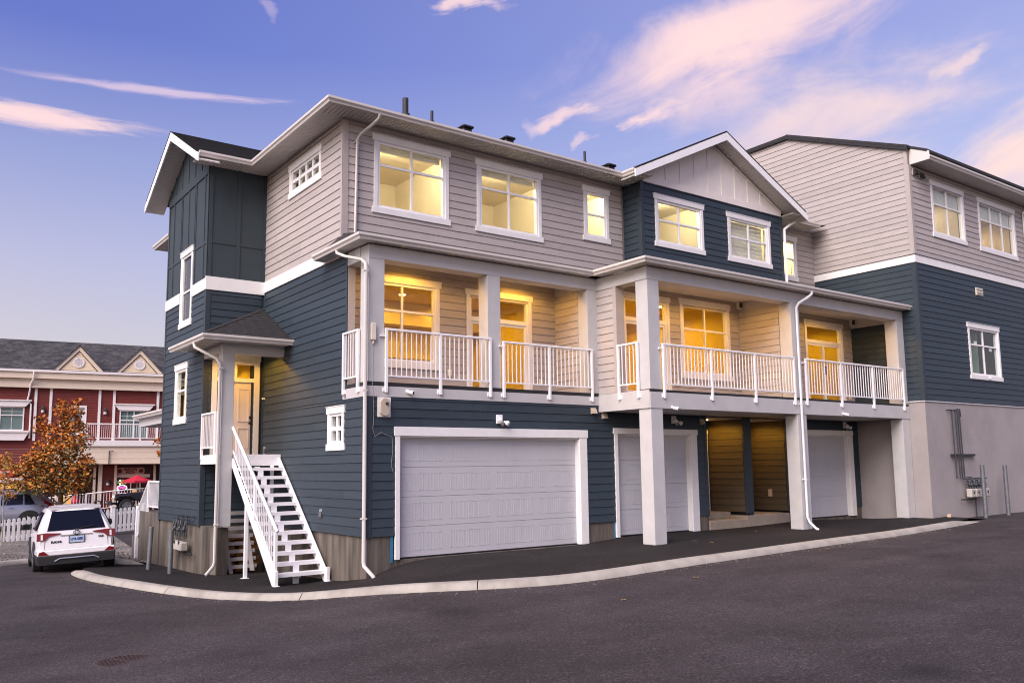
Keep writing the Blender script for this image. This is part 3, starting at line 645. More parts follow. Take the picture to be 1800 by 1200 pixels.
# ---- side wall (blue below the band, taupe above)
SW = (.98, 1.885, 2.222, 3.158); W6 = (2.375, 4.382, 8.51, 9.362)
wall(H, FS, 0.0, 5.97, .47, 3.28, *BL, ops=[op(SW)], inset=.10); wall(H, FS, .96, 5.97, 3.28, 6.415, *BL, inset=.0)
wall(H, FS, 1.25, 5.97, 6.705, 9.62, *TA, ops=[op(W6)], zs=6.705)
win(H, FS, SW, 2, (.5,), mw=.085); win(H, FS, W6, 4, (.5,), mw=.085)
board(H, 'belly_band', FS, 1.2, 5.97, 6.415, 6.705, .0, .045, 'white_trim'); board(H, 'corner_trim', FS, 1.222, 1.34, 6.70, 9.6, .0, .032, 'taupe_trim'); board(H, 'corner_trim', F125, -.032, .105, 6.70, 9.6, .0, .032, 'taupe_trim')
board(H, 'inner_corner_trim', FS, 5.88, 5.97, .47, 6.41, .0, .030, 'blue_trim')
board(H, 'corner_trim', FX(.95), .002, .17, 3.3, 6.43, -.30, .01, 'taupe_trim'); board(H, 'edge_trim', FS, .945, 1.0, 3.3, 6.42, .0, .03, 'blue_trim')
for y, z in ((2.135, .87), (5.654, 2.31)):
    v = MB().bf(FS, y-.075, y+.075, z-.10, z+.10, .02, .035).build('vent_cover', 'chrome', H); MB().bf(FS, y-.05, y+.05, z-.07, z+.05, .035, .065).build('hood', 'steel_galv', v, bevel=.01)
# ---- first-floor balcony, left home
BW, BD = (.47, 2.50, 4.06, 6.125), (3.17, 5.20, 3.60, 6.085)
wall(H, F125, 0, 6.4, 3.3, 6.45, *TA, ops=[op(BW), (BD[0]+.13, BD[1]-.13, BD[2]-.05, BD[3]-.145)], inset=.1)
win(H, F125, BW, 2, (.34,)); glazed_door(H, F125, BD, 2, .76)
FR1 = FY(5.95)
wall(H, FR1, 0.33, 1.25, 3.58, 6.15, *TA, thick=.3); board(H, 'balcony_beam', FR1, .3, 1.25, 6.15, 6.43, -.3, .02, 'post_paint')
MB().box(-.0, 6.268, .0, 1.25, 3.30, 3.545).build('balcony_deck', 'fascia_paint', H)
board(H, 'fascia_board', F0, -.02, 6.268, 3.285, 3.50, .0, .03, 'fascia_paint'); board(H, 'fascia_board', FS, .0, 1.10, 3.285, 3.50, .0, .03, 'fascia_paint')
mb = MB().bf(F0, -.012, 6.268, 3.50, 3.585, .0, .022).bf(FS, 0, 1.0, 3.50, 3.585, 0, .022); mb.build('deck_membrane', 'membrane', H)
for x0, x1, z0 in ((0.0, .37, 3.585), (2.965, 3.32, 3.585), (5.945, 6.265, 3.585)): MB().box(x0, x1, -.012, .35, z0, 6.152).build('porch_post', 'post_paint', H, bevel=.006)
board(H, 'balcony_beam', F0, -.0, 6.265, 6.15, 6.44, -.35, .02, 'post_paint'); board(H, 'balcony_beam', FS, .35, .945, 6.15, 6.44, -.3, .02, 'post_paint')
soffit(H, .05, 6.0, .33, 1.25, 6.42, 'x', .10, name='balcony_ceiling')
railing(H, F0, [.40, 1.70, 3.0], 4.70, 3.70, 3.37); railing(H, F0, [3.37, 4.69, 6.02], 4.66, 3.70, 3.37); railing(H, FS, [.34, 1.02], 4.70, 3.70, 3.38)
for x in (.33, 3.33): MB().bf(F0, x-.08, x+.06, 4.52, 4.56, .02, .06).build('rail_bracket', 'rail_white', H)
room(H, .2, 6.2, 1.42, 6.0, 3.57, 6.38, 'amber_lit_wall', [(1.3, 2.6), (1.3, 4.0), (3.0, 2.6), (3.0, 4.0), (4.8, 2.6), (4.8, 4.4)], ROOM1_W, AMBER)
# a kitchen wall bulkhead and island seen through the window
mb = MB().box(2.9, 6.1, 4.9, 5.98, 5.75, 6.37).box(.3, 6.1, 5.45, 5.99, 4.9, 5.75); mb.build('bulkhead', 'room_wall', H)
MB().box(1.0, 3.2, 3.9, 4.8, 3.57, 4.47).build('kitchen_island', 'room_floor', H)
# ---- balcony floor, middle and right homes (projecting on posts)
D2, W2_, D3 = (7.05, 8.87, 3.62, 6.245), (9.20, 11.31, 4.12, 6.275), (14.73, 16.83, 3.62, 6.235)
wall(H, F0, 6.30, 11.95, 3.5, 6.45, *TA, ops=[op(W2_), (D2[0]+.13, D2[1]-.13, 3.5, D2[3]-.145)], name='wall', inset=.02)
wall(H, F0, 11.95, 17.33, 3.5, 6.45, *TA, ops=[(D3[0]+.13, D3[1]-.13, 3.5, D3[3]-.145)], inset=.02)
glazed_door(H, F0, D2, 2, .78); win(H, F0, W2_, 2, (.34,)); glazed_door(H, F0, D3, 2, .79)
wall(H, FU2L, -.70, 0.0, 3.545, 6.16, *TA, thick=.22, inset=.0); board(H, 'corner_trim', FU2L, -.72, -.60, 3.545, 6.16, -.24, .03, 'taupe_trim')
for x in (11.70,):
    wall(H, FY(x), -1.36, 0.0, 3.56, 6.16, *TA, thick=.3)
board(H, 'balcony_beam', FY(11.70), -1.36, 0, 6.13, 6.42, -.3, .02, 'post_paint'); board(H, 'balcony_beam', FY(17.30), -1.36, 0, 6.13, 6.42, -.05, .03, 'post_paint')
wall(H, FY(17.32), -1.36, 0, 3.56, 6.13, 'blue_siding', 'sheathing_blue', thick=.02)
FB2 = FX(-1.74)
MB().box(6.28, 17.33, -1.735, 0, 3.135, 3.49).build('balcony_deck', 'soffit_vinyl', H)
board(H, 'fascia_board', FB2, 6.25, 17.345, 3.125, 3.50, .0, .03, 'fascia_paint'); board(H, 'fascia_board', FU2L, -1.74, -.0, 3.125, 3.545, .0, .03, 'fascia_paint')
mb = MB().bf(FB2, 6.26, 17.34, 3.50, 3.56, 0, .02); mb.build('deck_membrane', 'membrane', H)
for x0, x1, zt in ((6.27, 6.655, 6.14), (11.69, 12.06, 6.14), (16.96, 17.33, 6.14)): MB().box(x0, x1, -1.755, -1.37, 3.565, zt).build('porch_post', 'post_paint', H, bevel=.006)
for x0, x1, z0 in ((6.27, 6.655, .045), (11.75, 12.15, .10), (16.94, 17.335, .165)): MB().box(x0, x1, -1.755, -1.37, z0, 3.126).build('porch_post', 'post_paint', H, bevel=.006)
for x in (6.46, 11.95, 17.1): MB().box(x-.10, x+.10, -1.66, -1.46, -.3, .20).build('post_base', 'concrete', H)
board(H, 'balcony_beam', FB2, 6.25, 17.335, 6.14, 6.44, -.35, .02, 'post_paint'); board(H, 'balcony_beam', FU2L, -1.39, 0.0, 6.14, 6.44, -.3, .02, 'post_paint')
soffit(H, 6.5, 11.72, -1.4, 0, 6.41, 'x', .10, name='balcony_ceiling'); soffit(H, 11.98, 17.3, -1.4, 0, 6.41, 'x', .10, name='balcony_ceiling')
railing(H, FB2, [6.70, 8.36, 10.02, 11.66], 4.645, 3.68, 3.36); railing(H, FB2, [12.18, 13.80, 15.41, 17.06], 4.645, 3.68, 3.37); railing(H, FU2L, [-1.42, -.78], 4.69, 3.70, 3.37)
for x in (6.64, 12.12): MB().bf(FB2, x-.08, x+.06, 4.50, 4.54, .02, .06).build('rail_bracket', 'rail_white', H)
room(H, 6.5, 11.6, .17, 4.5, 3.57, 6.40, 'amber_lit_wall', [(8.0, 1.2), (10.2, 1.6), (8.2, 3.2), (10.4, 3.4)], ROOM2_W, AMBER)
room(H, 12.1, 17.2, .17, 4.0, 3.57, 6.40, 'amber_lit_wall', [(15.8, 1.2), (13.6, 2.4)], ROOM2_W, AMBER)
for x, y, s in ((11.66, -.10, 1), (17.26, -.10, 1)):
    l = MB().box(x-.10, x+.03, y-.06, y+.04, 6.20, 6.42).build('wall_light', 'cream_plastic', H); MB().box(x-.11, x-.04, y-.13, y-.06, 6.24, 6.37).build('shade', 'dark_plastic', l, bevel=.01)
for loc in ((1.5, .50, 6.40), (4.6, .50, 6.40), (8.0, -1.15, 6.39), (10.3, -1.15, 6.39), (15.2, -1.15, 6.39)):
    MB().lathe((loc[0], loc[1], loc[2]), (0, 0, 1), [(0, .05), (.02, .06)], 12).build('ceiling_light', 'lamp_glow', H); spot(H, (loc[0], loc[1], loc[2]-.03), BALC_W, AMBER, 168)
for fr, a, z in ((F125, 2.72, 4.02), (F125, 5.42, 3.95), (F0, 9.06, 3.98), (F0, 12.75, 4.0), (F0, 17.0, 3.9)): MB().bf(fr, a-.05, a+.05, z-.075, z+.075, .02, .06).build('outlet_cover', 'cream_plastic', H, bevel=.008)
# ---- second floor front
U1, U2, U3, U4 = (.688, 2.766, 7.54, 9.37), (3.485, 5.585, 7.54, 9.362), (6.95, 7.95, 7.842, 9.352), (15.42, 16.42, 7.80, 9.30)
wall(H, F125, 0, 8.5, 6.75, 9.62, *TA, ops=[op(U1), op(U2), op(U3)], inset=.10, zs=6.705)
wall(H, F125, 14.7, 17.35, 6.75, 9.62, *TA, ops=[op(U4)], zs=6.705)
win(H, F125, U1, 2, (.335,)); win(H, F125, U2, 2, (.335,)); win(H, F125, U3, 1, (.5,)); win(H, F125, U4, 1, (.5,))
B1, B2 = (8.975, 11.045, 7.82, 9.312), (12.04, 14.13, 7.81, 9.305)
wall(H, FB, 8.5, 14.7, 6.9, 9.575, *BL, ops=[op(B1), op(B2)], inset=.09, zs=6.95); win(H, FB, B1, 2, (.47,)); WB = win(H, FB, B2, 2, (.47,))
wall(H, FBL, .575, 1.25, 6.9, 9.62, *BL, zs=6.95, inset=.0); wall(H, Fr((14.7, 0, 0), (0, 1, 0), (1, 0, 0)), .575, 1.25, 6.9, 9.62, *BL, zs=6.95, thick=.1)
board(H, 'corner_trim', FB, 8.472, 8.59, 6.9, 9.57, .0, .032, 'blue_trim'); board(H, 'corner_trim', FBL, .577, .675, 6.9, 9.57, .0, .030, 'blue_trim'); board(H, 'corner_trim', FB, 14.61, 14.73, 6.9, 9.57, .0, .032, 'blue_trim')
UC = (1, .84, .52)
room(H, .2, 3.1, 1.42, 4.6, 7.0, 9.52, 'room_wall', [(1.7, 1.85)], UP_W, UC, discs=False); room(H, 3.25, 6.4, 1.42, 4.6, 7.0, 9.52, 'room_wall', [(4.8, 1.85)], UP_W, UC, discs=False); room(H, 6.55, 8.4, 1.42, 3.6, 7.0, 9.52, 'room_wall', [(7.5, 1.8)], UP_W*.8, UC, discs=False)
room(H, 8.7, 11.5, .75, 4.2, 7.0, 9.52, 'room_wall', [(10.2, 1.2)], UP_W*.75, UC, discs=False); room(H, 11.65, 14.5, .75, 4.2, 7.0, 9.52, 'room_wall', [(13.2, 1.2)], UP_W*.75, UC, discs=False); room(H, 15.0, 17.0, 1.42, 3.2, 7.0, 9.52, 'room_wall', [(15.9, 1.8)], UP_W*.9, UC, discs=False)
for i in range(9): MB().bf(FB, B2[0]+.2, B2[1]-.2, 8.10+i*.115, 8.205+i*.115, -.20, -.195).build('blind_band', 'blind_fabric', WB)
# roller blinds pushed up behind the bedroom window heads
for r_ in (U1, U2): MB().bf(F125, r_[0]+.2, r_[1]-.2, r_[3]-.30, r_[3]-.16, -.22, -.14).build('blind_cassette', 'blind_fabric', H)
# ---- gable over the middle home
GP = (11.61, 11.28)       # underside of ridge at the wall
pz = lambda x: GP[1]-abs(x-GP[0])*.49
board(H, 'gable_band', FB, 8.56, 14.66, 9.575, 9.765, -.1, .05, 'pediment_paint')
lo_, hi_ = GP[0]-(GP[1]-9.765)/.49, GP[0]+(GP[1]-9.765)/.49
gw = MB().prism(FB, [(lo_, 9.765), (hi_, 9.765), GP], -.15, -.004).build('gable_wall', 'sheathing_taupe', H)
xs_ = [lo_]+[GP[0]+(i-3.5)*.60 for i in range(8)]+[hi_]
for p, q in zip(xs_, xs_[1:]):
    p2, q2 = p+.004, q-.004; poly = [(p2, 9.77), (q2, 9.77)]+([(q2, pz(q2))] if pz(q2) > 9.78 else [])+([(GP[0], GP[1])] if p2 < GP[0] < q2 else [])+([(p2, pz(p2))] if pz(p2) > 9.78 else [])
    if len(poly) > 2: MB().prism(FB, poly, -.004, .012).build('panel', 'pediment_paint', gw)
for x in xs_[1:-1]:
    if pz(x) > 9.85: MB().bf(FB, x-.03, x+.03, 9.766, pz(x)-.01, .012, .032).build('batten', 'pediment_paint', gw)
for s in (-1, 1): MB().poly3([FB.P(GP[0], GP[1], .012), FB.P(GP[0]+s*3.1, pz(GP[0]+3.1), .012), FB.P(GP[0]+s*3.1, pz(GP[0]+3.1)-.085, .012), FB.P(GP[0], GP[1]-.085, .012)], (0, -.022, 0)).build('frieze_board', 'pediment_paint', gw)
# roof of the gable: two slopes, soffit boards, bargeboards
RX = 3.80; rz = lambda dx: 11.52-abs(dx)*.49
for s in (-1, 1):
    a, b = GP[0], GP[0]+s*RX; b3 = GP[0]+s*3.70
    MB().poly3([(a, .05, 11.52), (b3, .05, rz(3.70)), (b3, 6.0, rz(3.70)), (a, 6.0, 11.52)], (0, 0, -.05)).build('roof_slope', 'shingle_dark', H)
    MB().poly3([(a, .045, 11.555), (b3+s*.02, .045, rz(3.70)+.03), (b3+s*.02, 1.2, rz(3.70)+.03), (a, 1.2, 11.555)], (0, 0, -.03)).build('shingle_edge', 'shingle_dark', H)
    MB().poly3([(a, .075, 11.50), (b, .075, rz(RX)-.02), (b, .075, rz(RX)-.23), (a, .075, 11.27)], (0, -.035, 0)).build('bargeboard', 'vinyl_white', H)
    mb = MB(); k = 38
    for i in range(k):
        t0, t1 = (i+.06)/k, (i+.94)/k
        p, q = a+(b-a)*t0, a+(b-a)*t1
        mb.hexa([(p, .078, rz(p-a)-.20), (q, .078, rz(q-a)-.20), (q, .60, rz(q-a)-.20), (p, .60, rz(p-a)-.20), (p, .078, rz(p-a)-.185), (q, .078, rz(q-a)-.185), (q, .60, rz(q-a)-.185), (p, .60, rz(p-a)-.185)])
    mb.poly3([(a, .078, 11.52-.18), (b, .078, rz(RX)-.18), (b, .6, rz(RX)-.18), (a, .6, 11.52-.18)], (0, 0, .015)); mb.build('gable_soffit', 'soffit_vinyl', H)
soffit(H, 7.93, 8.52, .085, .62, 9.585, 'y'); soffit(H, 14.68, 15.30, .085, .62, 9.585, 'y')
# ---- tower bump on the left: panels and battens above, siding below
TW1, TW2 = (7.155, 8.33, 5.64, 7.76), (7.325, 8.525, 3.06, 4.66)
tl = FTL
wall(H, tl, 5.97, 9.75, .50, 6.36, *BL, ops=[op(TW1), op(TW2)], inset=.09); wall(H, FT5, -1.5, 0, 2.2, 6.36, *BL, ops=[(-1.1, -.3, 2.1, 4.55)], inset=.09, thick=.12); wall(H, FT5, -1.5, 0, .5, 2.2, *BL, inset=.09, thick=.12)
win(H, tl, TW1, 1, (.55,), gm='pale_glass'); win(H, tl, TW2, 1, (.42,), gm='window_glass')
board(H, 'corner_trim', FT5, -1.53, -1.40, .48, 6.36, 0, .03, 'blue_trim'); board(H, 'corner_trim', tl, 5.972, 6.07, .48, 6.36, 0, .028, 'blue_trim'); board(H, 'corner_trim', tl, 9.66, 9.76, .48, 6.36, 0, .03, 'blue_trim')
board(H, 'belly_band', FT5, -1.545, 0, 6.36, 6.70, 0, .045, 'white_trim'); board(H, 'belly_band', tl, 5.972, 7.155, 6.36, 6.66, 0, .045, 'white_trim'); board(H, 'belly_band', tl, 8.33, 9.75, 6.36, 6.66, 0, .045, 'white_trim')
wt = wall(H, FT5, -1.5, 0, 6.70, 9.62, 'slate_panel', 'sheathing_blue', planks=False, thick=.12)
wl = wall(H, tl, 5.97, 9.75, 6.66, 9.62, 'slate_panel', 'sheathing_blue', ops=[op(TW1)], planks=False)
def panels(w_, fr, A, Z, m='slate_panel', bat=.045, skip=None):
    for p, q in zip(A, A[1:]):
        for r, s in zip(Z, Z[1:]):
            if skip and skip(p, q, r, s): continue
            MB().bf(fr, p+.002, q-.002, r+.002, s-.002, 0, .012).build('panel', m, w_)
    for a in A: MB().bf(fr, a-bat, a+bat, Z[0], Z[-1], .012, .032).build('batten', m, w_)
    for z in Z[1:-1]: MB().bf(fr, A[0], A[-1], z-.04, z+.04, .012, .028).build('rail_board', m, w_)
panels(wt, FT5, [-1.46, -.74, -.04], [6.70, 7.62, 9.60])
panels(wl, tl, [6.02, 6.30, 7.07], [6.66, 7.62, 9.42]); panels(wl, tl, [8.42, 9.20, 9.70], [6.66, 7.62, 9.42]); panels(wl, tl, [7.12, 7.75, 8.37], [7.80, 9.42])
board(wl, 'rail_board', tl, 5.98, 9.75, 9.40, 9.62, .0, .04, 'slate_panel')
tz = lambda y: 10.83-abs(y-7.88)*.53
tg = MB().prism(tl, [(5.55, 9.62), (10.2, 9.62), (7.88, 10.83)], -.15, 0).build('gable_wall', 'sheathing_blue', H)
ys_ = [5.7, 6.15, 6.65, 7.25, 7.88, 8.5, 9.1, 9.6, 10.05]
for p, q in zip(ys_, ys_[1:]): MB().prism(tl, [(p+.003, 9.622), (q-.003, 9.622), (q-.003, tz(q)-.01), (p+.003, tz(p)-.01)], 0, .012).build('panel', 'slate_panel', tg)
for y in ys_[1:-1]: MB().bf(tl, y-.035, y+.035, 9.622, tz(y)-.02, .012, .03).build('batten', 'slate_panel', tg)
RT = lambda y: 11.02-abs(y-7.88)*.53
for s in (-1, 1):
    b = 7.88+s*2.66; b2_ = 7.88+s*2.50
    mb = MB().poly3([(-2.03, 7.88, 11.02), (-2.03, b2_, RT(b2_)), (3.0, b2_, RT(b2_)), (3.0, 7.88, 11.02)], (0, 0, -.05))
    mb.build('roof_slope', 'shingle_dark', H)
    mb = MB(); n_ = 19
    for i in range(n_):      # shingle courses
        y0, y1 = b2_+(7.88-b2_)*i/n_, b2_+(7.88-b2_)*(i+1)/n_
        mb.poly3([(-2.05, y0, RT(y0)+.022), (-2.05, y1, RT(y1)+.006), (3.0, y1, RT(y1)+.006), (3.0, y0, RT(y0)+.022)], (0, 0, -.006))
    mb.build('shingle_courses', 'shingle_dark', H, kind='stuff')
    MB().poly3([(-2.005, 7.88, 11.00), (-2.005, b, RT(b)-.02), (-2.005, b, RT(b)-.22), (-2.005, 7.88, 10.76)], (-.035, 0, 0)).build('bargeboard', 'vinyl_white', H)
    mb = MB(); k = 27
    for i in range(k):
        p, q = 7.88+(b-7.88)*(i+.05)/k, 7.88+(b-7.88)*(i+.95)/k
        mb.hexa([(x, y, RT(y)-.19+dz) for dz in (0, .012) for x, y in ((-2.0, p), (-2.0, q), (-1.49, q), (-1.49, p))])
    mb.poly3([(-2.0, 7.88, 10.85), (-2.0, b, RT(b)-.17), (-1.49, b, RT(b)-.17), (-1.49, 7.88, 10.85)], (0, 0, .01)); mb.build('gable_soffit', 'soffit_vinyl', H)
# ---- main roof, soffits, gutters
rp = [(-.62, .60), (17.2, .60), (17.2, 12.2), (-.62, 12.2)]; z0 = 9.70; rl = 5.8*.333
mb = MB(); b = len(mb.v)
mb.v += [(x, y, z0) for x, y in rp]+[(5.2, 6.4, z0+rl), (17.2, 6.4, z0+rl)]; mb.f += [(0, 1, 5, 4), (1, 2, 5), (2, 3, 4, 5), (3, 0, 4), (3, 2, 1, 0)]; mb.mi += [0]*5
mb.build('main_roof', 'shingle_dark', H)
soffit(H, -.60, 8.5, .62, 1.25, 9.585, 'x'); soffit(H, -.60, 0, 1.25, 5.97, 9.585, 'y'); soffit(H, -1.95, 0, 5.34, 5.97, 9.587, 'x'); soffit(H, 14.72, 16.85, .62, 1.25, 9.585, 'x')
gutter(H, [(-1.98, 5.40, 9.575), (-.57, 5.40, 9.575), (-.57, .67, 9.575), (7.93, .67, 9.575), (7.93, .12, 9.575)], 1)
gutter(H, [(15.30, .12, 9.575), (15.30, .66, 9.575), (16.85, .66, 9.575)], 1)
MB().box(-.575, 7.93, .66, .70, 9.57, 9.72).build('fascia_board', 'gutter_paint', H)
for x, h, r_ in ((1.55, .68, .07), (2.27, .55, .036), (7.10, .58, .034)):
    f = MB().lathe((x, 1.25, 9.75), (0, 0, 1), [(0, .17), (.1, .17), (.28, r_*1.5), (.30, r_*1.5)], 14).build('roof_jack', 'dark_plastic', H); MB().lathe((x, 1.25, 9.85), (0, 0, 1), [(0, r_), (h-.1, r_), (h-.1, r_*.8), (h-.14, r_*.8)], 14).build('vent_pipe', 'dark_plastic', f)
for x in (3.20, 4.47, 7.95):
    f = MB().box(x-.13, x+.13, 1.1, 1.36, 9.85, 10.04).build('roof_vent', 'dark_plastic', H, bevel=.02); MB().box(x-.16, x+.16, 1.05, 1.41, 10.04, 10.11).build('cap', 'dark_plastic', f, bevel=.025)
# ---- lower roof over the balconies
gutter(H, [(-.25, 2.06, 6.45), (-.25, -.19, 6.45), (6.02, -.19, 6.45), (6.02, -1.97, 6.45), (17.54, -1.97, 6.45)], 1)
mb = MB(); mb.poly3([(-.28, -.22, 6.59), (8.5, -.22, 6.59), (8.5, 1.25, 6.95), (0, 1.25, 6.95)], (0, 0, -.03)).poly3([(-.28, -.22, 6.59), (0, 1.25, 6.95), (0, 2.06, 6.66), (-.28, 2.06, 6.59)], (0, 0, -.03)).poly3([(5.98, -2.0, 6.59), (17.52, -2.0, 6.59), (17.34, .575, 7.25), (8.4, .575, 7.25), (6.6, -.2, 6.8)], (0, 0, -.03)); mb.build('lower_roof', 'shingle_dark', H)
MB().box(8.6, 14.6, .6, 1.3, 6.5, 7.3).build('roof_upstand', 'sheathing_blue', H)
soffit(H, -.27, 6.0, -.21, .02, 6.462, 'x'); soffit(H, -.27, 0, .02, 2.06, 6.462, 'y'); soffit(H, 6.04, 17.52, -1.99, -1.72, 6.462, 'x'); soffit(H, 6.03, 6.28, -1.72, -.2, 6.462, 'y')
MB().box(-.25, .0, 2.05, 2.07, 6.45, 6.64).build('end_board', 'gutter_paint', H)
# ---- downspouts
downspout(H, [(.55, .60, 9.58), (.55, .64, 9.50), (.48, .78, 9.40), (.32, 1.10, 9.22), (.29, 1.17, 9.10), (.28, 1.18, 8.0), (.265, 1.18, 6.95)], clips=[(.285, 1.19, 9.05)])
downspout(H, [(-.29, .90, 6.47), (-.29, .88, 6.38), (-.24, .62, 6.27), (-.12, .06, 6.10), (-.09, -.06, 6.0), (-.085, -.07, 5.8), (-.085, -.07, 3.3), (-.085, -.07, .02), (-.085, -.09, -.06), (-.03, -.20, -.17), (.02, -.28, -.25), (.04, -.31, -.36)], clips=[(-.085, -.05, 5.85), (-.085, -.05, 3.4), (-.085, -.05, .85)])
downspout(H, [(12.30, -2.03, 6.47), (12.29, -2.02, 6.38), (12.20, -1.98, 6.30), (11.92, -1.86, 6.12), (11.86, -1.82, 6.0), (11.86, -1.82, 3.3), (11.86, -1.82, .42), (11.88, -1.86, .30), (11.96, -1.98, .14), (12.0, -2.04, .10)], clips=[(11.86, -1.80, 3.4), (11.86, -1.80, 1.4)], m='vinyl_white')
downspout(H, [(15.55, .47, 9.56), (15.3, .47, 9.50), (14.95, .49, 9.30), (14.77, .50, 9.18), (14.77, .505, 9.0), (14.77, .505, 7.25)], m='vinyl_white')
# ---- fittings on the walls
def floodlight(fr, a, z):
    f = MB().bf(fr, a-.085, a+.085, z-.10, z+.10, .02, .05).build('floodlight', 'vinyl_white', H, bevel=.008)
    for s in (-1, 1): MB().lathe(fr.P(a+s*.06+.05, z-.02-s*.03, .06), fr.n+fr.u*(.5*s)+Vector((0, 0, -.5)), [(0, .02), (.05, .03), (.07, .052), (.13, .055), (.14, .03)], 12).build('lamp_head', 'vinyl_white', f)
    MB().lathe(fr.P(a+.04, z-.08, .05), fr.n+Vector((0, 0, -.6)), [(0, .03), (.08, .038), (.09, .02)], 10).build('sensor', 'meter_grey', f)
floodlight(F0, 3.24, 2.885); floodlight(F0, 8.85, 3.0); floodlight(F0, 16.6, 3.0)
def camera_(fr, a, z):
    f = MB().lathe(fr.P(a, z, .03), fr.n, [(0, .04), (.015, .04), (.02, .02), (.05, .02)], 12).build('security_camera', 'vinyl_white', H)
    MB().lathe(fr.P(a+.01, z-.015, .06), fr.n+fr.u*.6+Vector((0, 0, -.25)), [(0, .036), (.10, .042), (.125, .042)], 12).build('barrel', 'vinyl_white', f); MB().lathe(fr.P(a+.01, z-.015, .06)+(fr.n+fr.u*.6+Vector((0, 0, -.25))).normalized()*.126, fr.n+fr.u*.6+Vector((0, 0, -.25)), [(0, .036), (.006, .03)], 12).build('lens', 'dark_plastic', f)
camera_(F0, .90, 3.415); camera_(FB2, 6.95, 3.16); camera_(FB2, 13.83, 3.19)
for a, z in ((6.05, 3.15), (6.40, 3.04), (9.93, 2.97)):
    v = MB().bf(F0, a-.085, a+.085, z-.075, z+.075, .024, .045).build('vent_cover', 'beige_plastic', H, bevel=.006); MB().prism(Fr(F0.P(a-.07, z, .045), F0.n, -F0.u), [(0, -.06), (.06, -.06), (.02, .05), (0, .05)], -.14, 0).build('hood', 'beige_plastic', v)
m_ = MB().bf(F0, .215, .51, 2.87, 3.275, .02, .045).build('meter_plate', 'white_trim', H)
MB().prism(F0, [(.362+.115*math.cos(t), 3.07+.085*(1 if math.sin(t) > 0 else -1)+.10*math.sin(t)) for t in [i*math.pi/12 for i in range(24)]], .045, .10).build('meter_cover', 'beige_plastic', m_, bevel=.012); MB().lathe(F0.P(.39, 3.14, .10), F0.n, [(0, .03), (.03, .03)], 12).build('spout', 'dark_plastic', m_)
b_ = MB().bf(F0, .05, .16, 4.43, 4.78, .012, .075).build('terminal_box', 'cream_plastic', H, bevel=.01); MB().tube([F0.P(.105, 4.44, .04), F0.P(.105, 4.36, .04)], .02).build('cable_gland', 'cream_plastic', b_)
MB().tube([F0.P(.105, 4.38, .03), F0.P(.10, 3.6, .03), F0.P(.11, 3.3, .04), F0.P(.13, 2.9, .035), F0.P(.11, 2.62, .04), F0.P(.16, 2.47, .035), F0.P(.30, 2.56, .04), F0.P(.42, 2.50, .05), F0.P(.55, 2.47, .04)], .0035, 5).build('loose_cable', 'meter_grey', H)
MB().tube([F0.P(.55, 2.47, .03), F0.P(.57, 2.2, .03), F0.P(.53, 1.9, .035), F0.P(.58, 1.75, .03)], .003, 5).build('loose_cable', 'meter_grey', H)
MB().bf(FE2, .52, .66, .86, 1.08, .02, .05).build('outlet_cover', 'beige_plastic', H, bevel=.01)
# ---- front porch of the left home
MB().box(-1.5, 0, 4.58, 5.97, 2.02, 2.19).build('porch_deck', 'landing_concrete', H)
board(H, 'fascia_board', FY(-1.5), 4.5, 5.95, 1.98, 2.20, .0, .03, 'rail_white'); board(H, 'fascia_board', FX(4.58), -1.22, -.03, 1.93, 2.20, 0, .03, 'rail_white')
MB().box(-1.51, -1.22, 4.50, 4.80, .54, 4.60).build('porch_post', 'post_paint', H, bevel=.006)
board(H, 'porch_beam', FX(4.5), -1.52, 0, 4.58, 4.83, -.22, .015, 'post_paint'); board(H, 'porch_beam', FY(-1.51), 4.72, 5.97, 4.58, 4.83, -.22, .012, 'post_paint')
soffit(H, -2.05, 0, 4.0, 5.97, 4.83, 'x', .10, name='porch_ceiling'); soffit(H, -2.05, -1.5, 5.97, 6.78, 4.832, 'x', .10)
gutter(H, [(-2.05, 6.80, 4.80), (-2.05, 4.0, 4.80), (0, 4.0, 4.80)], 1)
ap = (0, 5.95, 5.98)
hip = [(-2.09, 3.96, 4.93), (0, 3.96, 4.93), ap]
MB().poly3(hip, (0, 0, -.05)).build('porch_roof', 'shingle_dark', H); MB().poly3([(-2.09, 6.8, 4.93), (-2.09, 3.96, 4.93), ap, (-.0, 5.97, 5.98), (-1.5, 5.97, 5.23), (-1.5, 6.8, 5.23)], (0, 0, -.05)).build('porch_roof', 'shingle_dark', H)
mb = MB(); n_ = 15
for i in range(n_):
    t0, t1 = i/n_, (i+1)/n_; c0 = [Vector(hip[0]).lerp(Vector(ap), t0), Vector(hip[1]).lerp(Vector(ap), t0)]; c1 = [Vector(hip[0]).lerp(Vector(ap), t1), Vector(hip[1]).lerp(Vector(ap), t1)]
    up = Vector((0, 0, .022)); u0 = Vector((0, 0, .005)); mb.poly3([c0[0]+up, c0[1]+up, c1[1]+u0, c1[0]+u0], (0, 0, -.008))
mb.build('shingle_courses', 'shingle_dark', H, kind='stuff')
MB().tube([Vector(hip[0])+Vector((0, 0, .02)), Vector(ap)+Vector((0, 0, .02))], .04, 6, .5).build('hip_cap', 'shingle_dark', H)
downspout(H, [(-2.11, 4.75, 4.82), (-2.10, 4.72, 4.70), (-1.95, 4.62, 4.60), (-1.66, 4.52, 4.45), (-1.58, 4.47, 4.32), (-1.575, 4.46, 4.1), (-1.575, 4.46, .5), (-1.575, 4.46, -.25), (-1.60, 4.46, -.33), (-1.70, 4.44, -.44), (-1.78, 4.42, -.52)], r=.04, clips=[(-1.56, 4.46, 4.2), (-1.56, 4.46, .6)])
railing(H, FY(-1.5), [4.86, 5.90], 3.22, 2.36, 2.1, d=.02, foot=False, name='porch_railing')
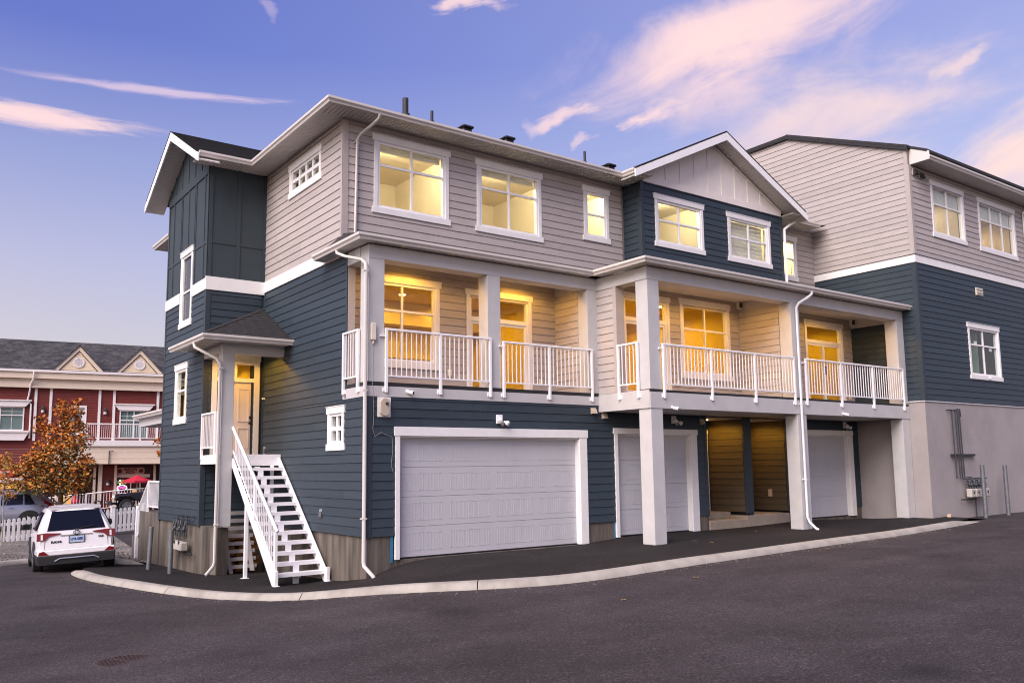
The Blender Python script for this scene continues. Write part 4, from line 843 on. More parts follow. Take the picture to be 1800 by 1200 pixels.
mb = MB().bf(FT5, -1.18, -.24, 2.2, 4.06, -.06, -.02); DR = mb.build('entry_door', 'door_paint', H)
for a0, a1, z0, z1 in ((-1.08, -.79, 3.05, 3.9), (-.63, -.34, 3.05, 3.9), (-1.08, -.79, 2.38, 2.9), (-.63, -.34, 2.38, 2.9)):
    mb = MB().bf(FT5, a0, a1, z0, z0+.025, -.02, -.004).bf(FT5, a0, a1, z1-.025, z1, -.02, -.004).bf(FT5, a0, a0+.025, z0+.025, z1-.025, -.02, -.004).bf(FT5, a1-.025, a1, z0+.025, z1-.025, -.02, -.004); mb.build('door_panel', 'door_paint', DR)
for z in (3.02, 3.17): MB().lathe(FT5.P(-.32, z, -.02), FT5.n, [(0, .032), (.015, .032), (.02, .014), (.05, .014), (.06, .028), (.08, .022)], 12).build('handle', 'bronze', DR)
mb = MB().bf(FT5, -1.34, -.08, 4.60, 4.75, 0, .05); mb.build('head_trim', 'white_trim', DR)
for p, q in ((-1.31, -1.18), (-.24, -.10)): MB().bf(FT5, p, q, 2.2, 4.60, -.02, .045).build('side_trim', 'white_trim', DR)
MB().bf(FT5, -1.18, -.24, 4.06, 4.16, -.08, .03).build('transom_bar', 'white_trim', DR); MB().bf(FT5, -1.18, -.24, 4.50, 4.60, -.08, .02).build('transom_head', 'white_trim', DR)
MB().bf(FT5, -.75, -.67, 4.16, 4.50, -.06, .0).build('muntin', 'white_trim', DR)
for p, q in ((-1.18, -.75), (-.67, -.24)): MB().bf(FT5, p, q, 4.16, 4.50, -.04, -.036).build('pane', 'window_glass', DR)
room(H, -1.3, -.1, 6.12, 8.2, 2.2, 4.62, 'amber_lit_wall', [(-.7, 7.2)], 14, AMBER)
MB().lathe((-.72, 5.05, 4.79), (0, 0, 1), [(0, .07), (.03, .08)], 14).build('ceiling_light', 'lamp_glow', H); spot(H, (-.72, 5.05, 4.77), PORCH_W, AMBER, 160)
MB().bf(FS, 5.72, 5.80, 3.62, 3.66, .02, .08).build('doorbell', 'vinyl_white', H)
# ---- rear porch just showing past the tower, and rear eave
mb = MB().box(-1.5, 0, 9.76, 12.0, -1.5, .66); mb.build('rear_porch', 'concrete', H)
mb = MB().box(-1.35, 0, 9.9, 13.2, 3.22, 3.48); mb.build('rear_porch_beam', 'fascia_paint', H); gutter(H, [(-1.42, 13.3, 3.46), (-1.42, 9.78, 3.46)], 1)
railing(H, FY(-1.46), [9.85, 11.2], 1.56, .80, .64, d=.0, foot=False, name='porch_railing')
sr = MB().tube([(-1.46, 11.2, 1.52), (-1.46, 12.35, .68)], .035, 6).build('stair_rail', 'rail_white', H)
for i in range(10): t = (i+.5)/10; MB().tube([(-1.46, 11.2+1.15*t, 1.5-.84*t), (-1.46, 11.2+1.15*t, .72-.86*t)], .011, 4).build('baluster', 'rail_white', sr)
MB().tube([(-1.46, 11.2, .72), (-1.46, 12.35, -.15)], .02, 6).build('bottom_rail', 'rail_white', sr); MB().box(-1.52, -1.40, 12.3, 12.42, -.9, .80).build('newel', 'rail_white', sr)
for i in range(4): MB().box(-1.44, 0, 12.0+.28*i, 12.28+.28*i, -1.5, .48-.2*i).build('rear_step', 'concrete', H)
MB().box(-1.5, 0, 9.78, 11.55, 8.58, 8.62).build('rear_eave', 'soffit_vinyl', H); gutter(H, [(-1.42, 11.55, 8.57), (-1.42, 9.78, 8.57)], 1)
# ---- dark core behind everything, so no sky shows through the building
mb = MB().box(.2, 17.3, 6.2, 11.9, -1, 9.7).box(.3, 17.3, 1.45, 6.2, -1, 3.2); mb.build('core', 'sheathing_blue', H)
mb = MB().box(-1.3, 0.1, 8.3, 9.7, .5, 9.6).box(-1.3, .1, 6.2, 8.2, 4.7, 5.5).box(-1.3, .1, 6.2, 8.2, .5, 2.1); mb.build('core', 'sheathing_blue', H)
flush_planks(H)
# ================================================================== exterior steel staircase
S = thing('exterior_staircase', (-.65, 1.8, -.5), 'white steel open-tread staircase climbing from the asphalt to the side porch', 'staircase')
y0, zb, NT, RUN, RISE = 1.75, -.50, 12, .224, .199
xl, xr = -1.20, -.07
sl_ = RISE/RUN; topz, topy = 2.16, 4.62
def stringer(x, name='stringer', w=.05, h0=.12, h1=.15, y1=1.62):
    f = FY(x); zz = lambda y: zb+.02+(y-y0)*sl_+RISE
    MB().prism(f, [(y1, zz(y1)-h1-.02), (y1, zz(y1)+.02), (topy, min(zz(topy)+h0, 2.19)), (topy, zz(topy)-h1-.1), (y1+.18, zz(y1+.18)-h1-.15)], -w/2, w/2).build(name, 'rail_white', S, bevel=.004)
    return zz
zz = stringer(xl); stringer(xr)
for i in range(NT):
    z = zb+(i+1)*RISE; y = y0+i*RUN
    MB().box(-.70, -.57, y+.225, y+.243, z-.012 if i else z-.25, z+RISE-.06 if i < NT-1 else z+.02).box(-.66, -.61, y+.03, y+.235, z-.10, z-.014).build('centre_support', 'rail_white', S)
for i in range(NT):
    z = zb+(i+1)*RISE; y = y0+i*RUN
    MB().box(xl+.025, xr-.025, y, y+.255, z-.012, z).box(xl+.025, xr-.025, y, y+.012, z-.072, z-.012).box(xl+.025, xr-.025, y+.243, y+.255, z-.055, z-.012).build('tread', 'rail_white', S)
MB().box(xl-.03, xl+.03, 1.66, 1.72, zr(xl, 1.7)+.09, .54).build('newel', 'rail_white', S, bevel=.004)
for x in (xl, xr): MB().box(x-.03, x+.03, 1.60, 1.66, zr(x, 1.63)+.09, -.22).box(x-.06, x+.06, 1.57, 1.69, zr(x, 1.63)+.085, zr(x, 1.63)+.11).build('foot', 'rail_white', S)
hr = lambda y: .60+(y-1.6)*(2.86-.60)/(4.55-1.6)
MB().tube([(xl-.015, 1.56, hr(1.56)), (xl-.015, 4.52, hr(4.52))], .042, 4, .9).build('handrail', 'rail_white', S)
MB().tube([(xl, 1.70, zz(1.70)+.12), (xl, 4.5, zz(4.5)+.12)], .018, 4).build('lower_rail', 'rail_white', S)
for y in (2.95,): MB().box(xl-.03, xl+.03, y-.03, y+.03, zz(y)-.1, hr(y)).build('post', 'rail_white', S)
k = 26
for i in range(1, k):
    y = 1.70+(4.46-1.70)*i/k
    if abs(y-2.95) > .05: MB().box(xl-.009, xl+.009, y-.009, y+.009, zz(y)+.12, hr(y)-.02).build('baluster', 'rail_white', S)
MB().box(xl-.035, xl+.035, 3.45, 3.52, zr(xl, 3.5)+.09, zz(3.48)-.1).box(xl-.09, xl+.07, 3.42, 3.55, zr(xl, 3.5)+.085, zr(xl, 3.5)+.108).build('support_leg', 'rail_white', S)
MB().box(-.30, -.23, 4.45, 4.52, zr(-.3, 4.5)+.09, 1.95).build('support_leg', 'rail_white', S)
# leaning slatted frame and stacked firewood-coloured lumber under the porch
T = thing('slatted_frame', (-.85, 5.0, -.5), 'white slatted wooden frame leaning under the porch behind the stairs', 'wooden frame')
gz = zr(-.8, 5.0)+KH
for a0, a1, h0, h1 in ((-1.16, -1.07, .02, .86), (-.66, -.56, .06, 1.10)):
    MB().hexa([(a0+.06, 4.86, gz+h0), (a1+.06, 4.86, gz+h0), (a1+.06, 4.90, gz+h0), (a0+.06, 4.90, gz+h0), (a0-.02, 5.14, gz+h1), (a1-.02, 5.14, gz+h1), (a1-.02, 5.18, gz+h1), (a0-.02, 5.18, gz+h1)]).build('upright', 'slat_paint', T)
for i in range(8):
    z = gz+.12+i*.178; y = 4.95+i*.032
    MB().box(-1.20+.02*(i % 2), -.42-.015*i, y, y+.03, z, z+.085).build('slat', 'slat_paint', T)
T = thing('lumber_stack', (-.8, 5.5, -.5), 'stack of orange timber offcuts behind the slatted frame under the porch', 'lumber')
for i in range(7):
    for j in range(3):
        z = gz+.02+i*.125; x = -1.12+j*.30
        if (i+j) % 3 == 2: MB().lathe((x+.12, 5.24, z+.055), (0, 1, 0), [(0, .05), (.5, .05)], 10).build('log', 'timber_orange', T)
        else: MB().box(x+rnd.uniform(-.02, .02), x+.26, 5.25, 5.75, z, z+.10+rnd.uniform(-.015, .01)).build('board', 'timber_orange', T)

# ================================================================== taller townhouse on the right
Q = thing('tall_townhouse', (21, 0, 0), 'taller grey and navy townhouse on a stucco base at the right edge', 'townhouse')
QF, QL = FX(-2.265), FY(17.35)
QE = 30.0
MB().box(17.35, QE, -2.265, 9, -1.0, 3.63).build('stucco_base', 'stucco', Q)
mb = MB(); sweep(mb, [(17.35, 9.0, 3.625), (17.35, -2.265, 3.625), (QE, -2.265, 3.625)], [(0, 0), (.028, 0), (.034, .02), (0, .035)], 1); mb.build('flashing', 'vinyl_white', Q)
V1, V2, V3 = (18.54, 20.715, 8.885, 10.725), (21.61, 24.40, 8.86, 10.715), (20.25, 22.455, 4.455, 6.29)
wall(Q, QF, 17.35, QE, 3.66, 7.90, *BL, ops=[op(V3)], inset=.0, zs=3.66); wall(Q, QL, -2.265, 4, 3.66, 7.93, *BL, zs=3.66)
wall(Q, QF, 17.35, QE, 8.13, 11.0, *TA, ops=[op(V1), op(V2)], zs=8.13)
slope = lambda z: -2.265+max(0, (z-11.53)/.408)
wall(Q, QL, -2.265, 8, 8.13, 13.25, *TA, zs=8.13, lo=slope, poly=[(-2.265, 8.13), (8, 8.13), (8, 13.25), (1.95, 13.25), (-2.265, 11.53)], thick=.2, joint=99)
board(Q, 'belly_band', QF, 17.305, QE, 7.90, 8.14, 0, .045, 'white_trim'); board(Q, 'belly_band', QL, -2.265, 8, 7.90, 8.14, 0, .045, 'white_trim')
mb = MB(); sweep(mb, [(17.35, 8.0, 8.14), (17.35, -2.265, 8.14), (QE, -2.265, 8.14)], [(0, 0), (.062, 0), (.062, .014), (0, .022)], 1); mb.build('drip_cap', 'membrane', Q)
for nm, z0, z1, m in (('corner_trim', 3.66, 7.9, 'blue_trim'), ('corner_trim', 8.16, 11.5, 'taupe_trim')):
    board(Q, nm, QF, 17.318, 17.46, z0, min(z1, 11.0), 0, .034, m); board(Q, nm, QL, -2.263, -2.145, z0, z1, 0, .032, m)
win(Q, QF, V1, 2, (.36,)); win(Q, QF, V2, 3, (.36,)); WD = win(Q, QF, V3, 2, (.345,))
for a, z in ((20.75, 5.55), (21.75, 5.45)): MB().bf(QF, a, a+.20, z, z+.17, -.028, -.026).build('sticker', 'sticker', WD)
MB().lathe(QF.P(21.5, 4.52, .05), (1, 0, 0), [(-.12, .012), (-.03, .03), (0, .05), (.04, .03), (.10, .012)], 10).build('sash_clamp', 'vinyl_white', WD)
room(Q, 17.7, 21.1, -2.1, 1.6, 8.2, 10.95, 'room_wall', [(19.6, -.4)], UP_W*.75, (1, .82, .58)); room(Q, 21.3, 25.4, -2.1, 1.6, 8.2, 10.95, 'room_wall', [(23.6, .2)], UP_W*.9, (1, .74, .42))
for r_, n_ in ((V1, 1), (V2, 1)): MB().bf(QF, r_[0]+.2, r_[1]-.2, r_[3]-.72, r_[3]-.17, -.12, -.11).build('roller_blind', 'blind_fabric', Q)
rm = room(Q, 19.4, 23.5, -2.1, 2.0, 3.8, 6.8, 'room_dark'); MB().box(21.4, 21.5, -2.0, 1.9, 3.81, 6.75).build('stud_partition', 'drywall_green', rm)
MB().box(17.6, QE, 2.1, 8.9, 3.6, 11.0).box(17.6, 19.2, -2.0, 2.1, 3.7, 8.0).box(23.8, QE, -2.0, 2.1, 3.7, 8.0).box(25.6, QE, -2.0, 2.1, 8.0, 11.0).build('core', 'sheathing_blue', Q)
# roof
MB().poly3([(17.24, -2.34, 11.60), (17.24, 1.98, 13.36), (QE, 1.98, 13.36), (QE, -2.84, 11.36), (17.44, -2.84, 11.36), (17.44, -2.34, 11.60)], (0, 0, -.09)).build('roof_slope', 'shingle_dark', Q)
MB().box(17.24, QE, 1.98, 9.0, 13.24, 13.34).build('flat_roof', 'shingle_dark', Q)
mb = MB().poly3([(17.29, -2.34, 11.56), (17.29, 1.97, 13.315), (17.29, 8.5, 13.315), (17.29, 8.5, 13.19), (17.29, 1.99, 13.19), (17.29, -2.34, 11.43)], (-.045, 0, 0)); mb.build('roof_edge_flashing', 'dark_plastic', Q)
soffit(Q, 17.46, 26.5, -2.86, -2.265, 11.02, 'x'); gutter(Q, [(17.46, -2.80, 11.03), (26.5, -2.80, 11.03)], 1)
MB().poly3([(17.45, -2.90, 11.02), (17.45, -2.27, 11.02), (17.45, -2.27, 11.54), (17.45, -2.90, 11.28)], (.03, 0, 0)).build('eave_end_board', 'gutter_paint', Q)
for a, z in ((17.65, 10.80), (18.02, 10.755)):
    v = MB().bf(QF, a-.12, a+.12, z-.11, z+.11, .02, .05).build('vent_cover', 'taupe_trim', Q, bevel=.005); MB().prism(Fr(QF.P(a-.10, z, .05), QF.n, -QF.u), [(0, -.08), (.10, -.08), (.03, .08), (0, .08)], -.2, 0).build('hood', 'dark_plastic', v)
v = MB().bf(QF, 21.02, 21.50, 7.265, 7.53, .02, .05).build('louvre_vent', 'cream_plastic', Q, bevel=.006)
for i in range(3): MB().bf(QF, 21.06, 21.46, 7.295+i*.075, 7.34+i*.075, .05, .075).build('louvre', 'cream_plastic' if i % 2 else 'taupe_trim', v)
downspout(Q, [(25.3, -2.85, 11.15), (25.2, -2.8, 11.05), (25.02, -2.45, 10.85), (24.98, -2.33, 10.7), (24.98, -2.33, 6), (24.98, -2.33, .3)], m='vinyl_white')
flush_planks(Q)
# ================================================================== gas meters and bollards
def galv(x, y, h, label, r=.057):
    z = float(zg(x, y)); b = MB(); b.sm = True; b.lathe((0, 0, -.3), (0, 0, 1), [(0, r), (h+.3, r), (h+.31, r*.85), (h+.312, 0.01)], 18)
    o = b.build('bollard', 'steel_galv'); o.location = (x, y, z); tag(o, label, 'bollard', 'galvanised steel bollards guarding the gas meters'); return o
g = galv(-2.20, 7.80, 1.06, 'steel bollard farthest from the stairs, next to the gravel bed'); g.rotation_euler = (0, R(2), 0)
galv(-2.05, 6.35, 1.02, 'steel bollard beside the small gas meters on the concrete foundation')
galv(19.55, -2.75, 1.50, 'steel bollard standing right in front of the four grey gas meters', .065)
galv(21.15, -2.70, 1.47, 'steel bollard alone against the stucco wall, clear of the meters', .065)
def gas(name, fr, a0, zb_, n, w_, label, risers, k=.86):
    T = thing(name, fr.P(a0, zb_-.6, 0), label, 'gas meters')
    for i in range(n):
        a = a0+i*w_; m_ = MB().bf(fr, a+.012, a+w_-.012, zb_, zb_+w_*k, .10, .27).build('meter', 'meter_grey', T, bevel=.018)
        MB().lathe(fr.P(a+w_*.5, zb_+w_*.50, .27), fr.n, [(0, w_*.12), (.012, w_*.12)], 10).build('dial', 'dark_plastic', m_)
        rg = MB().lathe(fr.P(a+w_*.32, zb_+w_*1.30, .12), fr.n+fr.u*.3, [(0, .03), (.02, .075), (.05, .085), (.08, .075), (.10, .03)], 12).build('regulator', 'black_pipe', T)
        MB().lathe(fr.P(a+w_*.32, zb_+w_*1.30, .12)+(fr.n+fr.u*.3).normalized()*.10, fr.n, [(0, .026), (.03, .026)], 8).build('cap', 'chrome', rg)
        for o in (.25, .75): MB().tube([fr.P(a+w_*o, zb_+w_*.84, .18), fr.P(a+w_*o, zb_+w_*1.55, .17), fr.P(a+w_*(o+.12), zb_+w_*1.8, .14)], .018, 6).build('pipe', 'black_pipe', T)
        MB().tube([fr.P(a+w_*.1, zb_+w_*1.75, .13), fr.P(a+w_*.55, zb_+w_*1.35, .16)], .016, 6).build('valve', 'black_pipe', T)
    MB().tube([fr.P(a0-.15, zb_+w_*1.9, .13), fr.P(a0+n*w_+.12, zb_+w_*1.9, .13)], .02, 6).build('manifold', 'black_pipe', T)
    MB().tube([fr.P(a0-.30, zb_-.06, .10), fr.P(a0+n*w_*.5, zb_-.06, .12)], .022, 6).build('manifold', 'black_pipe', T)
    for pts in risers: MB().tube([fr.P(*p) for p in pts], .020, 7).build('riser', 'black_pipe', T)
    return T
b = 19.0
T = gas('gas_meter_bank', QF, 19.22, .72, 4, .30, 'bank of four grey gas meters with tall black risers on the stucco wall',
    [[(18.55, 3.40, .03), (18.66, 3.40, .09), (18.70, 3.36, .10), (18.72, 1.30, .11)], [(18.75, 3.40, .03), (18.88, 3.40, .09), (18.92, 3.34, .10), (18.93, 1.30, .11)], [(18.95, 3.40, .03), (19.02, 3.40, .09), (19.05, 3.34, .10), (19.06, 1.30, .11)], [(19.05, 3.42, .03), (19.15, 3.42, .08), (19.17, 3.36, .10), (19.19, 1.34, .11), (19.6, 1.33, .11)], [(19.16, 3.44, .04), (19.24, 3.44, .09), (19.25, 3.2, .10)], [(19.75, .66, .12), (19.75, .10, .12)]])
MB().bf(QF, 18.60, 20.0, 1.0+.98, 1.0+1.05, .02, .10).build('strut', 'dark_plastic', T)
gas('small_gas_meters', FTL, 6.50, -.13, 3, .40, 'three small grey gas meters with black pipes on the concrete foundation',
    [[(7.25, .70, .02), (7.25, .70, .16), (7.25, .52, .16)], [(6.70, .70, .02), (6.70, .70, .20), (6.70, .45, .20)], [(6.25, .70, .02), (6.25, .70, .22), (6.25, .22, .22), (6.5, .18, .2)], [(7.74, .30, .16), (7.74, -.72, .16)]], k=.52)
o = MB().box(-.09, .09, -.05, .05, 0, .085).build('wood_block', 'wood_block', bevel=.006); o.location = (17.95, -2.45, float(zg(17.95, -2.45))); o.rotation_euler = (0, 0, .3); tag(o, 'short pale wood block lying at the foot of the stucco wall', 'wood block')
# ================================================================== manhole cover and litter
mx, my = -5.35, -4.49; mz = zr(mx, my)
T = thing('manhole_cover', (mx, my, mz), 'rusty round ribbed manhole cover set in the road', 'manhole cover')
MB().lathe((mx, my, mz-.02), (0, 0, 1), [(0, .36), (.022, .36), (.026, .335), (.022, .33)], 40).build('rim', 'rust_iron', T); MB().lathe((mx, my, mz-.015), (0, 0, 1), [(0, .33), (.012, .33)], 40).build('plate', 'rust_dark', T)
mb = MB(); mb2 = MB()
for i in range(-6, 7):
    o = i*.052; h = math.sqrt(max(.0, .315**2-o*o)); di = Vector((math.cos(.55), math.sin(.55), 0)); pr_ = Vector((-di.y, di.x, 0)); c = Vector((mx, my, mz-.003))
    for s0, s1 in ((-h, -.02), (.02, h)):
        p, q = c+pr_*o+di*s0, c+pr_*o+di*s1; mb.hexa([p-pr_*.012, q-pr_*.012, q+pr_*.012, p+pr_*.012]+[x+Vector((0, 0, .012)) for x in (p-pr_*.012, q-pr_*.012, q+pr_*.012, p+pr_*.012)])
mb.build('rib', 'rust_iron', T)
lv = bpy.data.meshes.new('fallen_leaf'); lv.from_pydata([(-.05, 0, .004), (-.02, -.03, .012), (.03, -.035, .006), (.06, 0, .016), (.03, .03, .006), (-.02, .032, .014)], [], [(0, 1, 5), (1, 2, 4, 5), (2, 3, 4)]); lv.materials.append(MATS['leaf_litter'])
LV = []
for i, (x, y, lab) in enumerate(((1.05, -6.2, 'yellow leaf on the road below the wide garage door'), (3.3, -5.6, 'pale leaf on the road below the middle garage'), (8.3, -4.75, 'yellow leaf on the road near the kerb and second post'), (7.4, -1.9, 'pale leaf scrap on the apron beside the first post'), (7.35, -2.45, 'crumpled white scrap on the apron in front of the first post'), (10.5, -1.2, 'tiny leaf on the apron before the entry step'))):
    o = link('fallen_leaf', lv); o.location = (x, y, (zr(x, y) if y < -4.4 else float(zg(x, y)))+.004); o.rotation_euler = (0, 0, i*1.9); o.scale = (.9+.2*(i % 3),)*3; tag(o, lab, 'leaf', 'fallen leaves scattered on the asphalt')
# ================================================================== red shop building across the lot
RU, RN = Vector((.9925, -.1236, 0)), Vector((-.1236, -.9925, 0))
FR = Fr((1.9, 43.0, 0), RU, RN)
B = thing('shop_building', (1.9, 43.0, -.55), 'red two-storey shop building with cream trim and two small roof gables', 'shop building')
S0, S1 = -16.0, 9.0
UPW = [(2.2, 3.88, 3.9, 5.70), (-5.55, -3.05, 4.35, 5.80)]; UD = (-.55, .20, 3.5, 5.80)
def cells(fr, a0, a1, z0, z1, ops, d0, d1):
    mb = MB(); A = sorted({a0, a1, *[q for o in ops for q in o[:2]]}); Z = sorted({z0, z1, *[q for o in ops for q in o[2:]]})
    for p, q in zip(A, A[1:]):
        for r, s in zip(Z, Z[1:]):
            if not any(o[0] < (p+q)/2 < o[1] and o[2] < (r+s)/2 < o[3] for o in ops): mb.bf(fr, p, q, r, s, d0, d1)
    return mb
def lap(fr, a0, a1, z0, z1, ops, step=.16, d=.02):
    mb = MB(); z = z0
    while z < z1-.02:
        t = min(z1, z+step); segs = [(a0, a1)]
        for o in ops:
            if o[2] < (z+t)/2 < o[3]: segs = [s for p, q in segs for s in ((p, min(q, o[0])), (max(p, o[1]), q)) if s[1]-s[0] > .02]
        for p, q in segs: mb.hexa([fr.P(p, z+.006, 0), fr.P(q, z+.006, 0), fr.P(q, t, 0), fr.P(p, t, 0), fr.P(p, z+.006, d), fr.P(q, z+.006, d), fr.P(q, t, d*.3), fr.P(p, t, d*.3)])
        z = t
    return mb
wu = cells(FR, S0, S1, 3.4, 7.0, UPW+[UD], -.2, 0).build('upper_wall', 'dark_red', B); lap(FR, S0, S1, 3.4, 6.95, UPW+[UD]).build('siding', 'red_siding', wu, kind='stuff')
MB().bf(FR, S0, S1, 6.95, 7.50, -.1, .30).build('cornice_band', 'cream_paint', B); MB().bf(FR, S0, S1, 7.50, 7.88, -.1, .52).build('fascia', 'cream_paint', B); MB().bf(FR, S0, S1, 7.88, 8.02, .3, .62).build('gutter', 'white_paint', B)
mb = MB(); fr2 = FR
n_ = 26
for i in range(n_):
    t0, t1 = i/n_, (i+1)/n_; d0, d1 = .6-6.0*t0, .6-6.0*t1; z0, z1 = 7.98+2.62*t0, 7.98+2.62*t1
    mb.hexa([FR.P(S0, z0+.03, d0), FR.P(S1, z0+.03, d0), FR.P(S1, z1+.01, d1), FR.P(S0, z1+.01, d1), FR.P(S0, z0-.03, d0), FR.P(S1, z0-.03, d0), FR.P(S1, z1-.05, d1), FR.P(S0, z1-.05, d1)])
rf = mb.build('roof', 'roof_tabs', B)
MB().prism(Fr(FR.P(S0, 0, 0), -RN, -RU), [(-.6, 7.9), (5.4, 10.5), (11.4, 7.9)], -25, 0).build('roof_body', 'dark_red', B)
for s, ap, hw in ((-.26, 9.62, 1.42), (3.22, 9.58, 1.42)):
    z0 = 8.02; hgt = ap-z0
    g = MB().prism(FR, [(s-hw+.1, z0), (s+hw-.1, z0), (s, ap-.12)], -1.5, .38).build('roof_gable', 'cream_gable', B)
    for q in (-1, 1):
        MB().poly3([FR.P(s, ap, .38), FR.P(s+q*hw, z0+.02, .38), FR.P(s+q*(hw-.30), z0+.02, .38), FR.P(s, ap-.30, .38)], RN*.10).build('raking_trim', 'cream_paint', g)
        MB().poly3([FR.P(s, ap-.31, .385), FR.P(s+q*(hw-.31), z0+.02, .385), FR.P(s+q*(hw-.36), z0+.02, .385), FR.P(s, ap-.36, .385)], RN*.03).build('dark_trim', 'bark', g)  # narrow dark brown strip along the inner edge of the raking trim
        MB().poly3([FR.P(s, ap+.05, .55), FR.P(s+q*(hw+.06), z0, .55), FR.P(s+q*(hw+.06), z0, -3.0), FR.P(s, ap+.05, -3.5)], (0, 0, -.06)).build('gable_roof', 'roof_tabs', g)
    lp = MB(); k = 9
    for i in range(k):
        za, zb_ = z0+.02+i*(hgt-.45)/k, z0+.02+(i+1)*(hgt-.45)/k; ha = (hw-.36)*(1-(za-z0)/(hgt-.34)); hb = (hw-.36)*(1-(zb_-z0)/(hgt-.34))
        if hb > .05: lp.hexa([FR.P(s-ha, za+.01, .38), FR.P(s+ha, za+.01, .38), FR.P(s+hb, zb_, .38), FR.P(s-hb, zb_, .38), FR.P(s-ha, za+.01, .41), FR.P(s+ha, za+.01, .41), FR.P(s+hb, zb_, .39), FR.P(s-hb, zb_, .39)])
    lp.build('gable_siding', 'cream_gable', g)
    v = MB().lathe(FR.P(s, 8.58, .39), RN, [(0, .32), (.06, .32), (.06, .23), (.03, .23)], 24).build('round_vent', 'white_paint', g)
    for i in range(-3, 4): h = math.sqrt(.23**2-(i*.062)**2); MB().bf(FR, s-h, s+h, 8.58+i*.062-.02, 8.58+i*.062+.015, .42, .445).build('louvre', 'white_paint', v)
for a0, a1, z0, z1 in ((-2.56, -2.41, 3.75, 6.95), (-1.75, -1.6, 3.45, 6.95), (.95, 1.10, 3.45, 6.95), (1.78, 1.93, 3.45, 6.95), (4.35, 4.5, 3.45, 6.95), (-8.2, -8.05, 3.75, 6.95)): MB().bf(FR, a0, a1, z0, z1, .0, .08).build('pilaster', 'white_paint', B)
def shopwin(o, crown, sill):
    W_ = cells(FR, o[0], o[1], o[2], o[3], [(o[0]+.07, o[1]-.07, o[2]+.07, o[3]-.07)], -.06, .06).build('window', 'white_paint', B)
    c = (o[0]+o[1])/2; zt = o[3]-.07; zm = zt-(zt-o[2])*.33
    for p, q in ((o[0]+.07, c-.03), (c+.03, o[1]-.07)):
        MB().bf(FR, p, q, zm+.03, zt, -.03, -.02).build('pane', 'teal_glass', W_); MB().bf(FR, p, q, o[2]+.07, zm-.03, -.03, -.02).build('pane', 'teal_glass', W_)
        m = MB().bf(FR, (p+q)/2-.012, (p+q)/2+.012, o[2]+.07, zt, -.02, .0)
        m.bf(FR, p, q, (zm+zt)/2-.012, (zm+zt)/2+.012, -.02, .001); m.build('glazing_bar', 'white_paint', W_)
    MB().bf(FR, c-.03, c+.03, o[2]+.07, zt, -.04, .04).build('muntin', 'white_paint', W_); MB().bf(FR, o[0]+.07, o[1]-.07, zm-.03, zm+.03, -.04, .045).build('muntin', 'white_paint', W_)
    MB().prism(FR, [(o[0]-.05, o[3]), (o[1]+.05, o[3]), (o[1]+.32, o[3]+.33), (o[0]-.32, o[3]+.33)], 0, .18).build('crown', 'white_paint', W_)
    MB().bf(FR, o[0]-.36, o[1]+.36, o[3]+.33, o[3]+.40, 0, .24).build('crown_cap', 'white_paint', W_)
    if sill: MB().prism(FR, [(o[0]-.05, o[2]-.58), (o[1]+.05, o[2]-.58), (o[1]+.3, o[2]-.08), (o[0]-.3, o[2]-.08)], 0, .25).build('sill', 'white_paint', W_); MB().bf(FR, o[0]-.35, o[1]+.32, o[2]-.10, o[2], 0, .32).build('sill_cap', 'white_paint', W_)
shopwin(UPW[0], 1, 0); shopwin(UPW[1], 1, 1)
d = cells(FR, UD[0]-.12, UD[1]+.12, UD[2], UD[3]+.14, [(UD[0], UD[1], UD[2]-.1, UD[3])], -.02, .06).build('balcony_door', 'white_paint', B); MB().bf(FR, UD[0], UD[1], UD[2], UD[3], -.12, -.08).build('leaf', 'white_paint', d); MB().bf(FR, UD[0]+.15, UD[1]-.15, UD[2]+1.0, UD[3]-.2, -.085, -.07).build('pane', 'teal_glass', d)
for s, z in ((-2.08, 5.62), (1.36, 5.58), (1.70, 1.16)):
    l = MB().bf(FR, s-.09, s+.09, z-.16, z+.05, .02, .10).build('wall_lantern', 'white_paint', B); MB().lathe(FR.P(s, z+.02, .16), (0, 0, 1), [(0, .13), (.10, .12), (.2, .05), (.22, .02)], 12).build('hood', 'bark', l); MB().lathe(FR.P(s, z-.13, .16), (0, 0, 1), [(0, .05), (.14, .06)], 10).build('lamp_glass', 'lamp_clear', l)
dsp = MB(); dsp.sm = True; dsp.tube([FR.P(-2.66, 7.9, .68), FR.P(-2.66, 7.45, .62), FR.P(-2.78, 7.2, .36), FR.P(-2.85, 6.55, .12), FR.P(-2.93, 6.15, .1), FR.P(-2.72, 5.95, .1), FR.P(-2.72, 3.9, .1)], .05, 8); dsp.build('downspout', 'white_paint', B)
# balcony and beige fascia
MB().bf(FR, -1.3, 9, 3.40, 3.76, 0, 1.25).build('balcony_slab', 'white_paint', B)
bf_ = MB().bf(FR, -2.0, 9, 2.30, 3.40, 0, 1.10).build('beige_fascia', 'cream_paint', B)
for z0, z1 in ((2.32, 2.62), (2.64, 3.0), (3.02, 3.38)): MB().bf(FR, -2.0, 9, z0, z1, 1.10, 1.13).build('fascia_board', 'cream_paint', bf_)
rl_ = MB().bf(FR, -1.2, 9, 4.72, 4.80, 1.12, 1.20).build('balcony_railing', 'white_paint', B); MB().bf(FR, -1.2, 9, 3.86, 3.91, 1.14, 1.18).build('bottom_rail', 'white_paint', rl_)
for i in range(72): s = -1.15+i*.115; (MB().bf(FR, s-.012, s+.012, 3.9, 4.73, 1.15, 1.17) if i % 13 else MB().bf(FR, s-.045, s+.045, 3.76, 4.78, 1.12, 1.21)).build('post' if i % 13 == 0 else 'baluster', 'white_paint', rl_)
